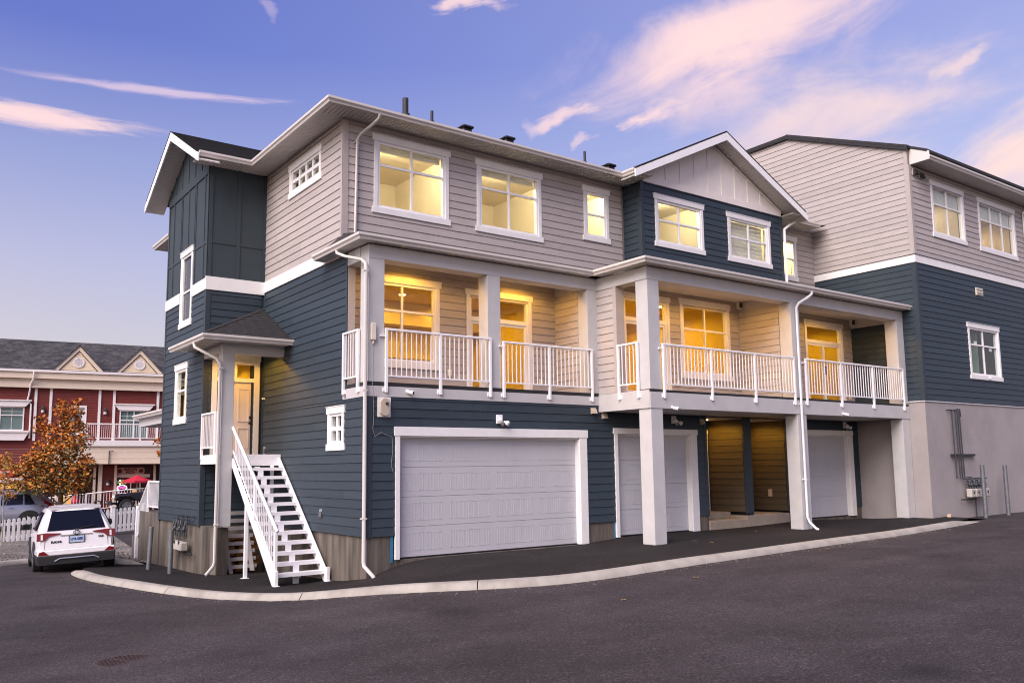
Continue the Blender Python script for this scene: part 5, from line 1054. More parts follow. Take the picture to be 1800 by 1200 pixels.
# ground floor
wl_ = MB().bf(FR, S0, 9, -.7, 2.30, -.6, -.4).build('ground_floor_wall', 'dark_red', B)
lap(FR, S0, -1.75, 2.30, 3.40, []).build('siding', 'red_siding', wl_, kind='stuff')
rp_ = MB().bf(FR, 1.34, 2.04, -.6, 2.30, -.4, .0).build('red_pier', 'dark_red', B); lap(FR, 1.36, 2.04, -.5, 2.28, []).build('siding', 'red_siding', rp_, kind='stuff')
for a0, a1 in ((-1.9, -1.75), (-1.2, -.98), (-.28, -.15), (.86, 1.0), (1.14, 1.36), (2.04, 2.18), (4.33, 4.45), (-3.0, -2.85)): MB().bf(FR, a0, a1, -.6, 2.30, -.1, .12).build('pilaster', 'cream_paint', B)
MB().bf(FR, 2.10, 4.15, 1.46, 1.66, -.4, -.18).build('shopfront_head', 'cream_paint', B); MB().bf(FR, -5.5, -2.85, 1.30, 1.55, -.1, .12).build('shopfront_head', 'white_paint', B)
for a in (2.2, 3.05, 3.6): MB().bf(FR, a-.03, a+.03, -.5, 1.46, -.4, -.3).build('mullion', 'cream_paint', B)
for a0, a1, z0, z1 in ((-4.6, -2.95, -.4, 1.2), (-.95, -.3, -.5, 1.3), (-2.7, -1.95, -.3, 1.3), (3.15, 3.38, .25, .75)): MB().bf(FR, a0, a1, z0, z1, -.40, -.37).build('lit_shop_window', 'lit_shop', B)
for a in (-3.8, -3.4, -.62): MB().bf(FR, a-.03, a+.03, -.4, 1.25, -.37, -.33).build('mullion', 'cream_paint', B)
MB().tube([FR.P(1.62, 2.3, 1.2), FR.P(1.62, 3.1, 1.2), FR.P(1.85, 3.1, 1.35)], .03, 6).build('camera_pole', 'bark', B)
# signs
T = thing('pizza_sign', FR.P(3.0, 1.88, -.36), "octagonal cream sign reading Papito's Pizza above the dark shopfront", 'sign')
MB().prism(FR, [(2.28, 1.66), (3.72, 1.66), (3.83, 1.76), (3.83, 2.0), (3.72, 2.09), (2.28, 2.09), (2.17, 2.0), (2.17, 1.76)], -.38, -.32).build('board', 'sign_cream', T, bevel=.01)
text('lettering', "PAPITO'S", .19, FR, 3.0, 1.965, -.315, 'sign_red', T, bold=.012); text('lettering', 'PIZZA', .19, FR, 3.0, 1.785, -.315, 'sign_red', T, bold=.012)
for a in (2.38, 3.62): MB().lathe(FR.P(a, 1.87, -.32), RN, [(0, .13), (.008, .13), (.008, .115), (.004, .115)], 20).build('roundel', 'sign_red', T); MB().prism(FR, [(a-.08, 1.88), (a-.03, 1.93), (a+.02, 1.90), (a+.07, 1.93), (a+.05, 1.86), (a+.08, 1.82), (a+.01, 1.83), (a-.03, 1.80)], -.32, -.31).build('motif', 'sign_red', T)
T = thing('open_sign', FR.P(2.54, .82, -.25), 'oval neon OPEN sign glowing white and pink in the shop window', 'neon sign')
mb = MB(); mb.sm = True; mb.tube([FR.P(2.54+.28*math.cos(t), .82+.16*math.sin(t), -.25) for t in [i*math.pi/16 for i in range(33)]], .022, 6); mb.build('oval_tube', 'neon_white', T)
text('lettering', 'OPEN', .16, FR, 2.54, .82, -.26, 'neon_pink', T, bold=.006); MB().bf(FR, 2.2, 2.88, .5, 1.0, -.36, -.34).build('backing', 'dark_red', T)
T = thing('pizza_neon', FR.P(2.52, 1.2, -.25), 'small green and red neon food sign above the oval open sign', 'neon sign')
for i in range(9): t = i*math.pi*2/9; MB().lathe(FR.P(2.54+.24*math.cos(t), 1.18+.11*math.sin(t), -.25), RN, [(0, .05), (.03, .05)], 8).build('tube', 'neon_green' if i % 3 else 'neon_white', T)
MB().lathe(FR.P(2.54, 1.18, -.25), RN, [(0, .09), (.03, .09)], 10).build('tube', 'lit_shop', T)
T = thing('red_shop_sign', FR.P(-3.7, 1.95, .15), 'bright red shop sign with white script and a heart, half behind the small tree', 'sign')
MB().prism(FR, [(-4.6, 1.75), (-3.45, 1.62), (-3.40, 1.9), (-3.5, 2.2), (-4.6, 2.26)], .1, .16).build('board', 'sign_bright_red', T)
for i, (a, z, l) in enumerate(((-4.05, 2.08, .8), (-3.95, 1.9, .6))): MB().bf(FR, a-l/2, a+l/2, z-.05, z+.05, .162, .168).build('script', 'white_paint', T, bevel=.0)
MB().prism(FR, [(-3.12+.21*(16*math.sin(t)**3)/16, 1.93+.21*(13*math.cos(t)-5*math.cos(2*t)-2*math.cos(3*t)-math.cos(4*t))/16) for t in [i*math.pi/12 for i in range(24)]], .1, .15).build('heart', 'sign_bright_red', T)
MB().lathe(FR.P(-4.05, 2.40, .3), (0, 0, 1), [(0, .26), (.12, .20), (.28, .05), (.4, .03)], 12).build('gooseneck_lamp', 'bark', T)
# umbrellas
def umbrella(x, y, zt, r, h, lab, closed=False):
    T = thing('patio_umbrella', (x, y, -.5), lab, 'umbrella')
    MB().tube([(x, y, -.5), (x, y, zt)], .025, 6).build('pole', 'cream_paint', T)
    if closed: MB().lathe((x, y, zt-1.5), (0, 0, 1), [(0, .22), (.1, .26), (.3, .16), (1.1, .13), (1.5, .02)], 9).build('canopy', 'umbrella_red', T)
    else:
        mb = MB(); k = 8; b = len(mb.v); mb.v.append((x, y, zt))
        for i in range(k): t = 2*math.pi*(i+.5)/k; mb.v.append((x+r*math.cos(t), y+r*math.sin(t), zt-h))
        for i in range(k): mb.face((0, 1+i, 1+(i+1) % k))
        for i in range(k): t = 2*math.pi*(i+.5)/k; mb.v.append((x+r*math.cos(t), y+r*math.sin(t), zt-h-.12))
        for i in range(k): mb.face((1+i, 1+(i+1) % k, 9+(i+1) % k, 9+i))
        mb.build('canopy', 'umbrella_red', T); MB().lathe((x, y, zt-.02), (0, 0, 1), [(0, .04), (.08, .03)], 8).build('finial', 'umbrella_red', T)
umbrella(5.0, 41.4, 1.62, .88, .36, 'open red patio umbrella in front of the pizza shop window'); umbrella(1.70, 42.2, 1.45, .4, .4, 'closed red patio umbrella beside the lit shopfront behind the tree', True)
# walkway railing in front of the shops
def rail_line(name, pts, h, lab, sp=.16):
    T = thing(name, (*pts[0][:2], pts[0][2]-h), lab, 'railing')
    for (p, q) in zip(pts, pts[1:]):
        p, q = Vector(p), Vector(q); L_ = (q-p).length; k = int(L_/sp)
        MB().tube([p, q], .035, 4).build('top_rail', 'white_paint', T); MB().tube([p-Vector((0, 0, h-.08)), q-Vector((0, 0, h-.08))], .025, 4).build('bottom_rail', 'white_paint', T)
        for i in range(k+1):
            c = p.lerp(q, i/k)
            if i % 12 == 0: MB().box(c.x-.05, c.x+.05, c.y-.05, c.y+.05, c.z-h, c.z+.02).build('post', 'white_paint', T)
            else: MB().box(c.x-.014, c.x+.014, c.y-.014, c.y+.014, c.z-h+.08, c.z-.02).build('baluster', 'white_paint', T)
rail_line('walkway_railing', [FR.P(-7, .15, 1.7), FR.P(-1.5, .36, 1.7), FR.P(2.2, .70, 1.7), FR.P(6.0, .95, 1.7)], 1.05, 'white walkway railing in front of the red shops')
# ------------------------------------------------------------------ picket fence
T = thing('picket_fence', (-1, 22, -.6), 'white picket fence with rounded tops along the gravel bed', 'fence')
p0, p1 = Vector((-4.18, 21.14, -.84)), Vector((.81, 21.94, -.56)); d_ = (p1-p0); d_.z = 0; Lf = d_.length; du = d_.normalized(); nn = Vector((du.y, -du.x, 0))
def fz(t): return p0.z+(p1.z-p0.z)*t/Lf
t = -2.6
while t < Lf-.12:
    z = fz(t)+.06; o = Vector((p0.x+du.x*t, p0.y+du.y*t, 0)); f_ = Fr(o, du, nn)
    MB().prism(f_, [(-.052, z), (.052, z), (.052, z+.86)]+[(.052*math.cos(a), z+.86+.07*math.sin(a)) for a in (.5, 1.0, 1.571, 2.14, 2.64)]+[(-.052, z+.86)], .02, .042).build('picket', 'vinyl_white', T); t += .167
for h in (.06, .24, .74):
    MB().hexa([Vector((p0.x+du.x*s, p0.y+du.y*s, fz(s)+h+z))+nn*q for q in (-.02, .019) for s, z in ((-2.7, 0), (Lf, 0), (Lf, .11), (-2.7, .11))]).build('rail', 'vinyl_white', T)
for s in (-2.75, 1.9, 3.95, Lf+.02):
    c = Vector((p0.x+du.x*s, p0.y+du.y*s, fz(s))); MB().box(c.x-.075, c.x+.075, c.y-.075, c.y+.075, c.z-.1, c.z+1.06).box(c.x-.095, c.x+.095, c.y-.095, c.y+.095, c.z+1.06, c.z+1.11).build('post', 'vinyl_white', T)
# ------------------------------------------------------------------ trees
def tree(name, x, y, zb, h, clumps, lab, trunk_r, leaf, cols, bark='bark', nper=90):
    T = thing(name, (x, y, zb), lab, 'tree')
    tr = MB(); tr.sm = True; tr.tube([(x, y, zb-.1), (x+.02, y, zb+h*.3), (x-.03, y+.02, zb+h*.6), (x+.02, y, zb+h*.95)], trunk_r, 8, r1=trunk_r*.25); tk = tr.build('trunk', bark, T)
    lm = MB(); lm.sm = True; cr = MB()
    for (cx, cy, cz, cr_) in clumps:
        c = Vector((x+cx, y+cy, zb+cz)); s = Vector((x, y, zb+max(cz-.55-abs(cx)*.5, h*.18))); lm.tube([s, s.lerp(c, .55)+Vector((0, 0, -.05)), c], trunk_r*.32, 5, r1=trunk_r*.06)
        n = int(nper*cr_*cr_*4)
        for i in range(n):
            v = Vector((rnd.gauss(0, 1), rnd.gauss(0, 1), rnd.gauss(0, 1))); v.normalize(); v *= cr_*rnd.random()**.45; v.z *= .72
            p = c+v; L_ = leaf*rnd.uniform(.6, 1.35); a = Vector((rnd.gauss(0, 1), rnd.gauss(0, 1), rnd.gauss(0, .5))).normalized(); b = a.cross(Vector((rnd.gauss(0, 1), rnd.gauss(0, 1), rnd.gauss(0, 1)))).normalized()
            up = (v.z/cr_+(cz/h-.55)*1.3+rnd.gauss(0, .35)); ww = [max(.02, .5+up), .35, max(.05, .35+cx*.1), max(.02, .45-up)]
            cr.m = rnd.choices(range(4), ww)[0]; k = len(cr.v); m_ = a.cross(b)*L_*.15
            cr.v += [tuple(p-a*L_*.55), tuple(p+b*L_*.38+m_), tuple(p+a*L_*.6), tuple(p-b*L_*.38+m_)]; cr.face((k, k+1, k+2)); cr.face((k, k+2, k+3))
    lm.build('limbs', bark, T)
    me = bpy.data.meshes.new('crown'); me.from_pydata(cr.v, [], cr.f)
    for q in cols: me.materials.append(MATS[q])
    me.polygons.foreach_set('material_index', cr.mi); link('crown', me, T)
    return T
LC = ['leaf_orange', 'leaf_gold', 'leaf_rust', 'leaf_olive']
cl = [(0, 0, 5.1, .55), (.85, -.3, 5.0, .42), (.25, .1, 4.55, .6), (-1.0, .1, 4.35, .55), (.6, 0, 4.25, .62), (-.35, .1, 3.95, .75), (1.05, -.2, 3.75, .6), (-1.15, .3, 3.5, .65), (.35, -.2, 3.45, .75), (-1.55, .2, 3.0, .62), (-.6, -.1, 3.0, .75), (.75, 0, 2.85, .75), (1.5, -.2, 2.75, .42), (-1.3, .1, 2.4, .68), (-.3, 0, 2.3, .75), (.9, -.1, 2.2, .7), (-1.9, .1, 2.55, .45), (-1.75, 0, 1.85, .5), (-.8, 0, 1.8, .62), (.15, 0, 1.75, .6), (.9, 0, 1.75, .5), (-.2, 0, 5.45, .28), (.9, -.3, 5.45, .25), (-1.25, .1, 4.75, .3)]
rtv = Vector((.806, -.592, 0))
def along(cl, k=.90): return [(rtv.x*a*k+.592*b*2, rtv.y*a*k+.806*b*2, z, r) for a, b, z, r in cl]
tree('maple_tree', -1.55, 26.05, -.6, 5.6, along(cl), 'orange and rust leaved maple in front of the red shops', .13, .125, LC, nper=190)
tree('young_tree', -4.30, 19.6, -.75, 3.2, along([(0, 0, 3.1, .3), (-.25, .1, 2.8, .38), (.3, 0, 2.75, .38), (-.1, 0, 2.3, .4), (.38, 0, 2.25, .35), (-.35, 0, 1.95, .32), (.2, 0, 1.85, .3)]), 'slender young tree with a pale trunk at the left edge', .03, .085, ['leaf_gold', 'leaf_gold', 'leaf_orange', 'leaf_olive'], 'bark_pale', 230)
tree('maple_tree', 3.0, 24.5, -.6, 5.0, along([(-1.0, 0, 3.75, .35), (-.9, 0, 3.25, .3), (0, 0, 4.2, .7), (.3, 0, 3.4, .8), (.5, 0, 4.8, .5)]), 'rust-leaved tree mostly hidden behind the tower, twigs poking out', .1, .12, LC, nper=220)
# ------------------------------------------------------------------ vehicles (local axes: x right, y forward, z up)
def suv(name, loc, heading, paint, label, Lg=4.6, Wd=1.84, Ht=1.68, style=0, wheel_r=.355, tail=True, hatch=.42):
    T = thing(name, loc, label, 'car', static=False); T.rotation_euler = (0, 0, heading-math.pi/2)
    hw = Wd/2; belt = .62*Ht
    roff = lambda z: 0 if z < .62 else .02+.05*((z-.62)/(belt-.62)) if z < belt else .07+(hatch-.0)*((z-belt)/(Ht-belt))**1.15
    st = [(0.0, belt, Ht-.10, .86), (.35, belt, Ht-.03, .95), (1.0, belt, Ht, 1), (2.0, belt-.02, Ht, 1), (2.55, belt-.03, Ht-.03, 1), (3.05, belt-.05, Ht-.24, .98), (3.5, belt-.05, belt+.03, .96), (3.62, belt-.06, belt-.02, .96), (4.15, belt-.13, belt-.09, .93), (Lg-.12, belt-.24, belt-.2, .84), (Lg, belt-.36, belt-.33, .70)]
    mb = MB(); mb.sm = True; m = 0
    def prof(y, bz, rz_, wf):
        w_ = hw*wf; g = (rz_-bz)
        wr = w_*.93-(.24 if g > .3 else .05)*min(1, max(g, .03)/.5)
        return [(-w_*.80, .24), (-w_*.97, .33), (-w_, .55), (-w_*.995, .80), (-w_*.955, bz), (-(wr*.5+w_*.955*.5)-.01, (bz+rz_)/2), (-wr-.02, rz_-.07*min(1, g/.3)), (-wr*.82, rz_-.015), (-wr*.4, rz_+.008), (wr*.4, rz_+.008), (wr*.82, rz_-.015), (wr+.02, rz_-.07*min(1, g/.3)), (wr*.5+w_*.955*.5+.01, (bz+rz_)/2), (w_*.955, bz), (w_*.995, .80), (w_, .55), (w_*.97, .33), (w_*.80, .24)]
    for y, bz, rz_, wf in st:
        pf = prof(y, bz, rz_, wf); m = len(pf)
        for x, z in pf: mb.v.append((x, y+roff(z)*max(0, 1-y/1.3), z))
    n = len(st)
    for i in range(n-1):
        for j in range(m): k = (j+1) % m; mb.face((i*m+j, i*m+k, (i+1)*m+k, (i+1)*m+j))
    for b_, rev in ((0, 1), ((n-1)*m, 0)):
        for j in range(m//2-1): q = (b_+j, b_+j+1, b_+m-2-j, b_+m-1-j); mb.face(q if rev else q[::-1])
    body = mb.build('body', paint, T)
    def rear(x, z, o=.008): return Vector((x, roff(z)-o, z))
    def side(s, y, z, o=.006):
        for a, b in zip(st, st[1:]):
            if a[0] <= y <= b[0]+1e-6:
                f = (y-a[0])/(b[0]-a[0]); q = [u+(v-u)*f for u, v in zip(a, b)]; pf = prof(*q); pf = pf[:9]
                for (x0, z0), (x1, z1) in zip(pf, pf[1:]):
                    if z0 <= z <= z1: return Vector((s*(-(x0+(x1-x0)*(z-z0)/(z1-z0))+o), y+roff(z)*max(0, 1-y/1.3), z))
        return Vector((s*hw*.8, y, z))
    def patch(nm, pts, mt, par=T, th=None):
        b = MB(); b.poly3(pts, th or (0, .012, 0)); return b.build(nm, mt, par)
    zt, zb_ = Ht-.13, belt+.035
    patch('rear_window', [rear(-.66, zb_), rear(.66, zb_), rear(.60, (zb_+zt)/2), rear(.54, zt), rear(-.54, zt), rear(-.60, (zb_+zt)/2)], 'car_glass')
    MB().hexa([rear(-.58, Ht-.10, .0), rear(.58, Ht-.10, .0), rear(.58, Ht-.10, -.25), rear(-.58, Ht-.10, -.25), rear(-.56, Ht-.03, .06), rear(.56, Ht-.03, .06), rear(.56, Ht-.02, -.25), rear(-.56, Ht-.02, -.25)]).build('spoiler', paint, T)
    for s in (-1, 1):
        # side glass in three lights
        ys_ = [(.62, 1.15), (1.22, 2.05), (2.12, 2.98)]
        for (a, b) in ys_:
            up = lambda y: (Ht-.13) if y < 2.6 else Ht-.13-.40*(y-2.6)
            pts = [side(s, a+(.10 if a < .7 else 0), belt+.05), side(s, b, belt+.03), side(s, b-(.02 if b < 2.5 else .30), up(b-.2)-.02), side(s, a+(.25 if a < .7 else 0), up(a)-.03)]
            patch('side_window', [v+Vector((s*.028, 0, 0)) for v in pts], 'car_glass', th=(-s*.05, 0, 0))
        patch('window_trim', [side(s, .60, belt+.005, .008), side(s, 3.2, belt-.02, .008), side(s, 3.2, belt+.012, .008), side(s, .60, belt+.035, .008)], 'black_trim', th=(-s*.006, 0, 0))
        sk = MB(); sk.hexa([Vector((s*(hw-.02), 1.0, .22)), Vector((s*(hw-.02), 3.2, .22)), Vector((s*(hw-.02), 3.2, .40)), Vector((s*(hw-.02), 1.0, .40)), Vector((s*(hw+.012), 1.0, .22)), Vector((s*(hw+.012), 3.2, .22)), Vector((s*(hw+.012), 3.2, .38)), Vector((s*(hw+.012), 1.0, .38))]); sk.build('side_sill', 'black_trim', T)
        for y in (.95, .95+2.66):
            b = MB(); b.lathe((s*(hw-.16), y, wheel_r+.015), (s, 0, 0), [(0, wheel_r+.085), (.172, wheel_r+.085), (.176, wheel_r+.06), (.170, .02)], 26); b.build('wheel_arch', 'black_trim', T)
            b = MB(); b.sm = True; b.lathe((s*(hw-.205), y, wheel_r), (s, 0, 0), [(0, wheel_r*.72), (.0, wheel_r*.95), (.03, wheel_r), (.20, wheel_r), (.23, wheel_r*.95), (.232, wheel_r*.70), (.20, wheel_r*.68)], 28); wh = b.build('wheel', 'tyre', T)
            MB().lathe((s*(hw-.01), y, wheel_r), (s, 0, 0), [(0, wheel_r*.68), (.02, wheel_r*.66), (.02, .02)], 24).build('rim_dish', 'rim_dark', wh)
            for q in range(5):
                a = q*2*math.pi/5; di = Vector((0, math.cos(a), math.sin(a))); pe = Vector((0, -di.z, di.y)); c = Vector((s*(hw+.008), y, wheel_r)); MB().hexa([c+di*.04-pe*.035, c+di*wheel_r*.64-pe*.025, c+di*wheel_r*.64+pe*.025, c+di*.04+pe*.035]+[v+Vector((s*.02, 0, 0)) for v in (c+di*.04-pe*.035, c+di*wheel_r*.64-pe*.025, c+di*wheel_r*.64+pe*.025, c+di*.04+pe*.035)]).build('spoke', 'rim_silver', wh)
        for y in (1.75, 2.6): MB().tube([side(s, y, belt-.10, .02), side(s, y-.22, belt-.105, .02)], .014, 6).build('door_handle', paint, T)
        for y in (1.18, 2.08): patch('door_gap', [side(s, y, .45, .003), side(s, y+.008, .45, .003), side(s, y+.008, belt, .003), side(s, y, belt, .003)], 'black_trim', th=(-s*.003, 0, 0))
        mi_ = MB(); mi_.sm = True; c = Vector((s*(hw+.10), 2.92, belt+.07)); mi_.hexa([c+Vector(v) for v in ((-.12, -.06, -.08), (.12, -.06, -.08), (.12, .08, -.06), (-.12, .08, -.06), (-.11, -.07, .09), (.10, -.07, .09), (.09, .06, .06), (-.10, .06, .06))]); mr_ = mi_.build('side_mirror', paint if style == 9 else 'black_trim', T, bevel=.03)
        MB().hexa([c+Vector(v) for v in ((-.095, -.078, -.055), (.095, -.078, -.055), (.085, -.078, .065), (-.09, -.078, .065), (-.095, -.07, -.055), (.095, -.07, -.055), (.085, -.07, .065), (-.09, -.07, .065))]).build('mirror_glass', 'pale_glass', mr_)
        MB().tube([(s*(hw-.30), .75, Ht-.02), (s*(hw-.29), 1.0, Ht+.045), (s*(hw-.29), 2.2, Ht+.045), (s*(hw-.30), 2.5, Ht-.02)], .018, 6).build('roof_rail', 'black_trim', T)
        if style == 0:
            # wrap-round lamps: corner block and long tapering blade on the hatch
            patch('tail_lamp', [rear(s*.62, belt-.10, .025), rear(s*.70, belt-.185, .025), rear(s*.89, belt-.20, .025), rear(s*.885, belt-.015, .025), rear(s*.66, belt-.005, .025), rear(s*.36, belt-.03, .025), rear(s*.38, belt-.055, .025)], 'lamp_red', th=(0, .04, 0))
            patch('tail_lamp', [side(s, .02, belt-.20, .014), side(s, .20, belt-.17, .014), side(s, .30, belt-.04, .014), side(s, .05, belt-.015, .014)], 'lamp_red', th=(-s*.03, 0, 0))
            patch('lamp_glint', [rear(s*.755, belt-.17, .032), rear(s*.80, belt-.175, .032), rear(s*.80, belt-.04, .032), rear(s*.755, belt-.04, .032)], 'lamp_clear', th=(0, .02, 0))  # pale patch that paints a glint onto the lamp
            patch('reflector', [rear(s*.62, .50, .045), rear(s*.86, .50, .045), rear(s*.84, .57, .045), rear(s*.74, .60, .045)], 'lamp_red', th=(0, .02, 0))
        else:
            patch('tail_lamp', [side(s, .42, Ht-.28, .012), side(s, .50, Ht-.27, .012), side(s, .28, belt+.12, .012), side(s, .40, belt-.02, .012), side(s, .52, belt-.06, .012), side(s, .10, belt-.12, .012), side(s, .02, belt+.02, .012)], 'lamp_red', th=(-s*.04, 0, 0))
            patch('tail_lamp', [rear(s*.86, belt-.12, .02), rear(s*.55, belt-.04, .02), rear(s*.66, belt+.10, .02), rear(s*.80, belt+.10, .02), rear(s*.64, Ht-.28, .02), rear(s*.70, Ht-.27, .02), rear(s*.90, belt+.05, .02)], 'lamp_red', th=(0, .03, 0))
        patch('headlamp', [Vector((s*.45, Lg-.02, .72)), Vector((s*.80, Lg-.25, .74)), Vector((s*.82, Lg-.30, .84)), Vector((s*.45, Lg-.10, .80))], 'lamp_clear', th=(0, .03, 0))
    # bumper, hatch shut-lines, plate and badges
    mb = MB(); mb.hexa([(-hw*.93, -.055, .24), (hw*.93, -.055, .24), (hw*.97, .5, .24), (-hw*.97, .5, .24), (-hw*.97, -.045, .47), (hw*.97, -.045, .47), (hw*1.004, .55, .50), (-hw*1.004, .55, .50)]); mb.build('lower_bumper', 'black_trim', T, bevel=.02)
    mb = MB(); mb.hexa([(-hw*.95, -.035, .475), (hw*.95, -.035, .475), (hw*1.0, .45, .50), (-hw*1.0, .45, .50), (-hw*.94, -.03, .61), (hw*.94, -.03, .61), (hw*.995, .45, .63), (-hw*.995, .45, .63)]); mb.build('bumper', paint, T, bevel=.018)
    MB().tube([(-.50, -.065, .34), (-.38, -.068, .40), (.38, -.068, .40), (.50, -.065, .34)], .016, 6).build('skid_strip', 'rim_silver', T)
    MB().lathe((.45, -.02, .26), (0, 1, 0), [(0, .035), (.2, .035)], 10).build('exhaust', 'rim_dark', T)
    for pts in ([(-.70, belt-.10), (-.72, .63)], [(.70, belt-.10), (.72, .63)], [(-.72, .625), (.72, .625)]):
        (x0, z0), (x1, z1) = pts; MB().tube([rear(x0, z0, .004), rear(x1, z1, .004)], .006, 4).build('hatch_gap', 'black_trim', T)
    MB().hexa([rear(-.36, belt-.105, .012), rear(.36, belt-.105, .012), rear(.36, belt-.075, .02), rear(-.36, belt-.075, .02)]+[v+Vector((0, .03, 0)) for v in (rear(-.36, belt-.105), rear(.36, belt-.105), rear(.36, belt-.075), rear(-.36, belt-.075))]).build('hatch_strip', 'meter_grey', T)
    fr_ = Fr((0, roff(belt-.2)-.014, 0), (1, 0, 0), (0, -1, 0))
    pl = MB().bf(fr_, -.165, .165, belt-.275, belt-.115, 0, .010).build('number_plate', 'plate_blue', T); mb = MB(); mb.bf(fr_, -.18, .18, belt-.29, belt-.275, 0, .014).bf(fr_, -.18, .18, belt-.115, belt-.10, 0, .014).bf(fr_, -.18, -.165, belt-.275, belt-.115, 0, .014).bf(fr_, .165, .18, belt-.275, belt-.115, 0, .014); mb.build('plate_frame', 'black_trim', T)
    if style == 0:
        text('plate_text', 'LP3-08B', .085, fr_, 0, belt-.195, .012, 'plate_ink', pl, bold=.003)
        text('badge', 'RAV4', .075, Fr((0, roff(.80)-.012, 0), (1, 0, 0), (0, -1, 0)), -.46, .80, 0, 'rim_dark', T, bold=.004, sx=1.3); text('badge', 'XLE', .055, Fr((0, roff(.86)-.012, 0), (1, 0, 0), (0, -1, 0)), .55, .87, 0, 'rim_dark', T, bold=.003, sx=1.2)
        e = MB(); e.tube([Vector((.075*math.cos(t), roff(belt-.03)-.03, belt-.035+.05*math.sin(t))) for t in [i*math.pi/10 for i in range(21)]], .009, 6); e.tube([Vector((.035*math.cos(t), roff(belt-.03)-.03, belt-.035+.046*math.sin(t))) for t in [i*math.pi/8 for i in range(17)]], .006, 5); e.build('emblem', 'rim_dark', T)
        MB().tube([rear(-.02, belt+.05, .03), rear(.38, belt+.10, .03)], .012, 5).build('wiper', 'black_trim', T)
    return T
hd = R(85.0)
fwd = Vector((math.cos(hd), math.sin(hd))); ax = Vector((-3.63, 9.55)); rc = ax-fwd*.95
wc = suv('suv', (rc.x, rc.y, zr(ax.x, ax.y)-.005), hd, 'car_white', 'white sport utility car seen from behind, parked by the kerb', tail=True)
wc.rotation_euler = (R(-1.0), R(-2.2), hd-math.pi/2)
suv('suv', (-1.50, 27.9, -.60), R(172.9), 'car_silver', 'silver sport utility car in profile behind the picket fence', style=1, wheel_r=.365, hatch=.5)
# dark off-roader, front end showing beside the house
J = thing('off_roader', (5.27, 39.2, -.58), 'black off-road car with flat hood and round headlamps, nose past the white porch rail', 'car', static=False); J.rotation_euler = (0, 0, R(172.9)-math.pi/2)
def jb(nm, pts, m, bev=.02): return MB().hexa(pts).build(nm, m, J, bevel=bev)
jb('body', [(-.76, -2.0, .55), (.76, -2.0, .55), (.76, .55, .55), (-.76, .55, .55), (-.76, -2.0, 1.22), (.76, -2.0, 1.22), (.76, .55, 1.20), (-.76, .55, 1.20)], 'car_black')
jb('hood', [(-.66, .50, .72), (.66, .50, .72), (.60, 1.95, .72), (-.60, 1.95, .72), (-.66, .50, 1.22), (.66, .50, 1.22), (.60, 1.95, 1.12), (-.60, 1.95, 1.12)], 'car_black', .04)
jb('grille', [(-.56, 1.95, .62), (.56, 1.95, .62), (.56, 2.03, .62), (-.56, 2.03, .62), (-.56, 1.95, 1.10), (.56, 1.95, 1.10), (.56, 2.0, 1.10), (-.56, 2.0, 1.10)], 'meter_grey')
jb('windscreen_frame', [(-.70, .30, 1.20), (.70, .30, 1.20), (.70, .40, 1.20), (-.70, .40, 1.20), (-.62, -.02, 1.72), (.62, -.02, 1.72), (.62, .06, 1.72), (-.62, .06, 1.72)], 'tinted_glass', .0)
jb('soft_top', [(-.68, -2.0, 1.70), (.68, -2.0, 1.70), (.64, .06, 1.66), (-.64, .06, 1.66), (-.62, -1.95, 1.84), (.62, -1.95, 1.84), (.60, .0, 1.74), (-.60, .0, 1.74)], 'black_trim', .03)
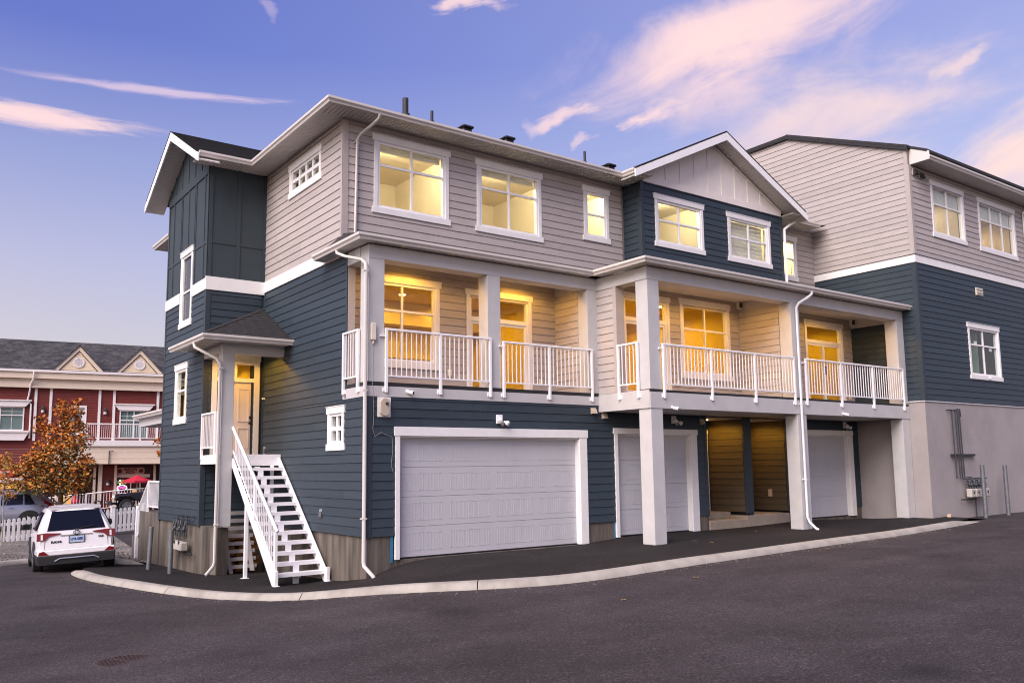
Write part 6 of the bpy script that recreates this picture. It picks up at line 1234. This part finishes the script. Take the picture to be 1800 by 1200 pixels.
for s in (-1, 1):
    jb('side_window', [(s*.70, -1.9, 1.22), (s*.70, .28, 1.22), (s*.69, .28, 1.22), (s*.69, -1.9, 1.22), (s*.64, -1.9, 1.70), (s*.64, .0, 1.68), (s*.63, .0, 1.68), (s*.63, -1.9, 1.70)], 'tinted_glass', 0)
    mb = MB(); ap_ = [(2.05, .78), (1.75, .98), (1.15, 1.0), (.62, .62)]
    for (y0_, z0_), (y1_, z1_) in zip(ap_, ap_[1:]): mb.hexa([(s*.66, y0_, z0_), (s*.94, y0_, z0_-.01), (s*.94, y1_, z1_-.01), (s*.66, y1_, z1_), (s*.66, y0_, z0_+.06), (s*.94, y0_, z0_+.05), (s*.94, y1_, z1_+.05), (s*.66, y1_, z1_+.06)])
    mb.build('fender', 'black_trim', J)
    for y in (1.35, -1.45):
        b = MB(); b.sm = True; b.lathe((s*.66, y, .41), (s, 0, 0), [(0, .3), (.0, .38), (.03, .41), (.23, .41), (.26, .38), (.262, .27), (.22, .25)], 26); wh = b.build('wheel', 'tyre', J); MB().lathe((s*.88, y, .41), (s, 0, 0), [(0, .26), (.02, .25), (.02, .22), (0, .21)], 24).build('rim', 'rim_silver', wh); MB().lathe((s*.86, y, .41), (s, 0, 0), [(0, .25), (.01, .02)], 20).build('rim_dish', 'rim_dark', wh)
        for q in range(5):
            a = q*2*math.pi/5+.3; di = Vector((0, math.cos(a), math.sin(a))); pe = Vector((0, -di.z, di.y)); c = Vector((s*.885, y, .41)); MB().hexa([c+di*.03-pe*.03, c+di*.23-pe*.03, c+di*.23+pe*.03, c+di*.03+pe*.03]+[v+Vector((s*.02, 0, 0)) for v in (c+di*.03-pe*.03, c+di*.23-pe*.03, c+di*.23+pe*.03, c+di*.03+pe*.03)]).build('spoke', 'rim_silver', wh)
    MB().lathe((s*.42, 1.99, .92), (0, 1, 0), [(0, .10), (.05, .10), (.06, .085), (.062, .02)], 16).build('headlamp', 'lamp_clear', J); MB().lathe((s*.84, 2.03, .80), (0, 1, 0), [(0, .07), (.03, .06)], 12).build('indicator', 'amber_lamp', J); MB().lathe((s*.5, 2.36, .62), (0, 1, 0), [(0, .06), (.03, .05)], 12).build('fog_lamp', 'lamp_clear', J)
    MB().box(s*.78-.07, s*.78+.07, .18, .26, 1.20, 1.38).build('side_mirror', 'black_trim', J, bevel=.02)
jb('bumper', [(-.78, 2.15, .50), (.78, 2.15, .50), (.70, 2.38, .50), (-.70, 2.38, .50), (-.78, 2.15, .72), (.78, 2.15, .72), (.70, 2.38, .72), (-.70, 2.38, .72)], 'black_trim'); jb('frame_rail', [(-.4, 1.9, .5), (.4, 1.9, .5), (.4, 2.2, .5), (-.4, 2.2, .5), (-.4, 1.9, .62), (.4, 1.9, .62), (.4, 2.2, .62), (-.4, 2.2, .62)], 'black_trim')
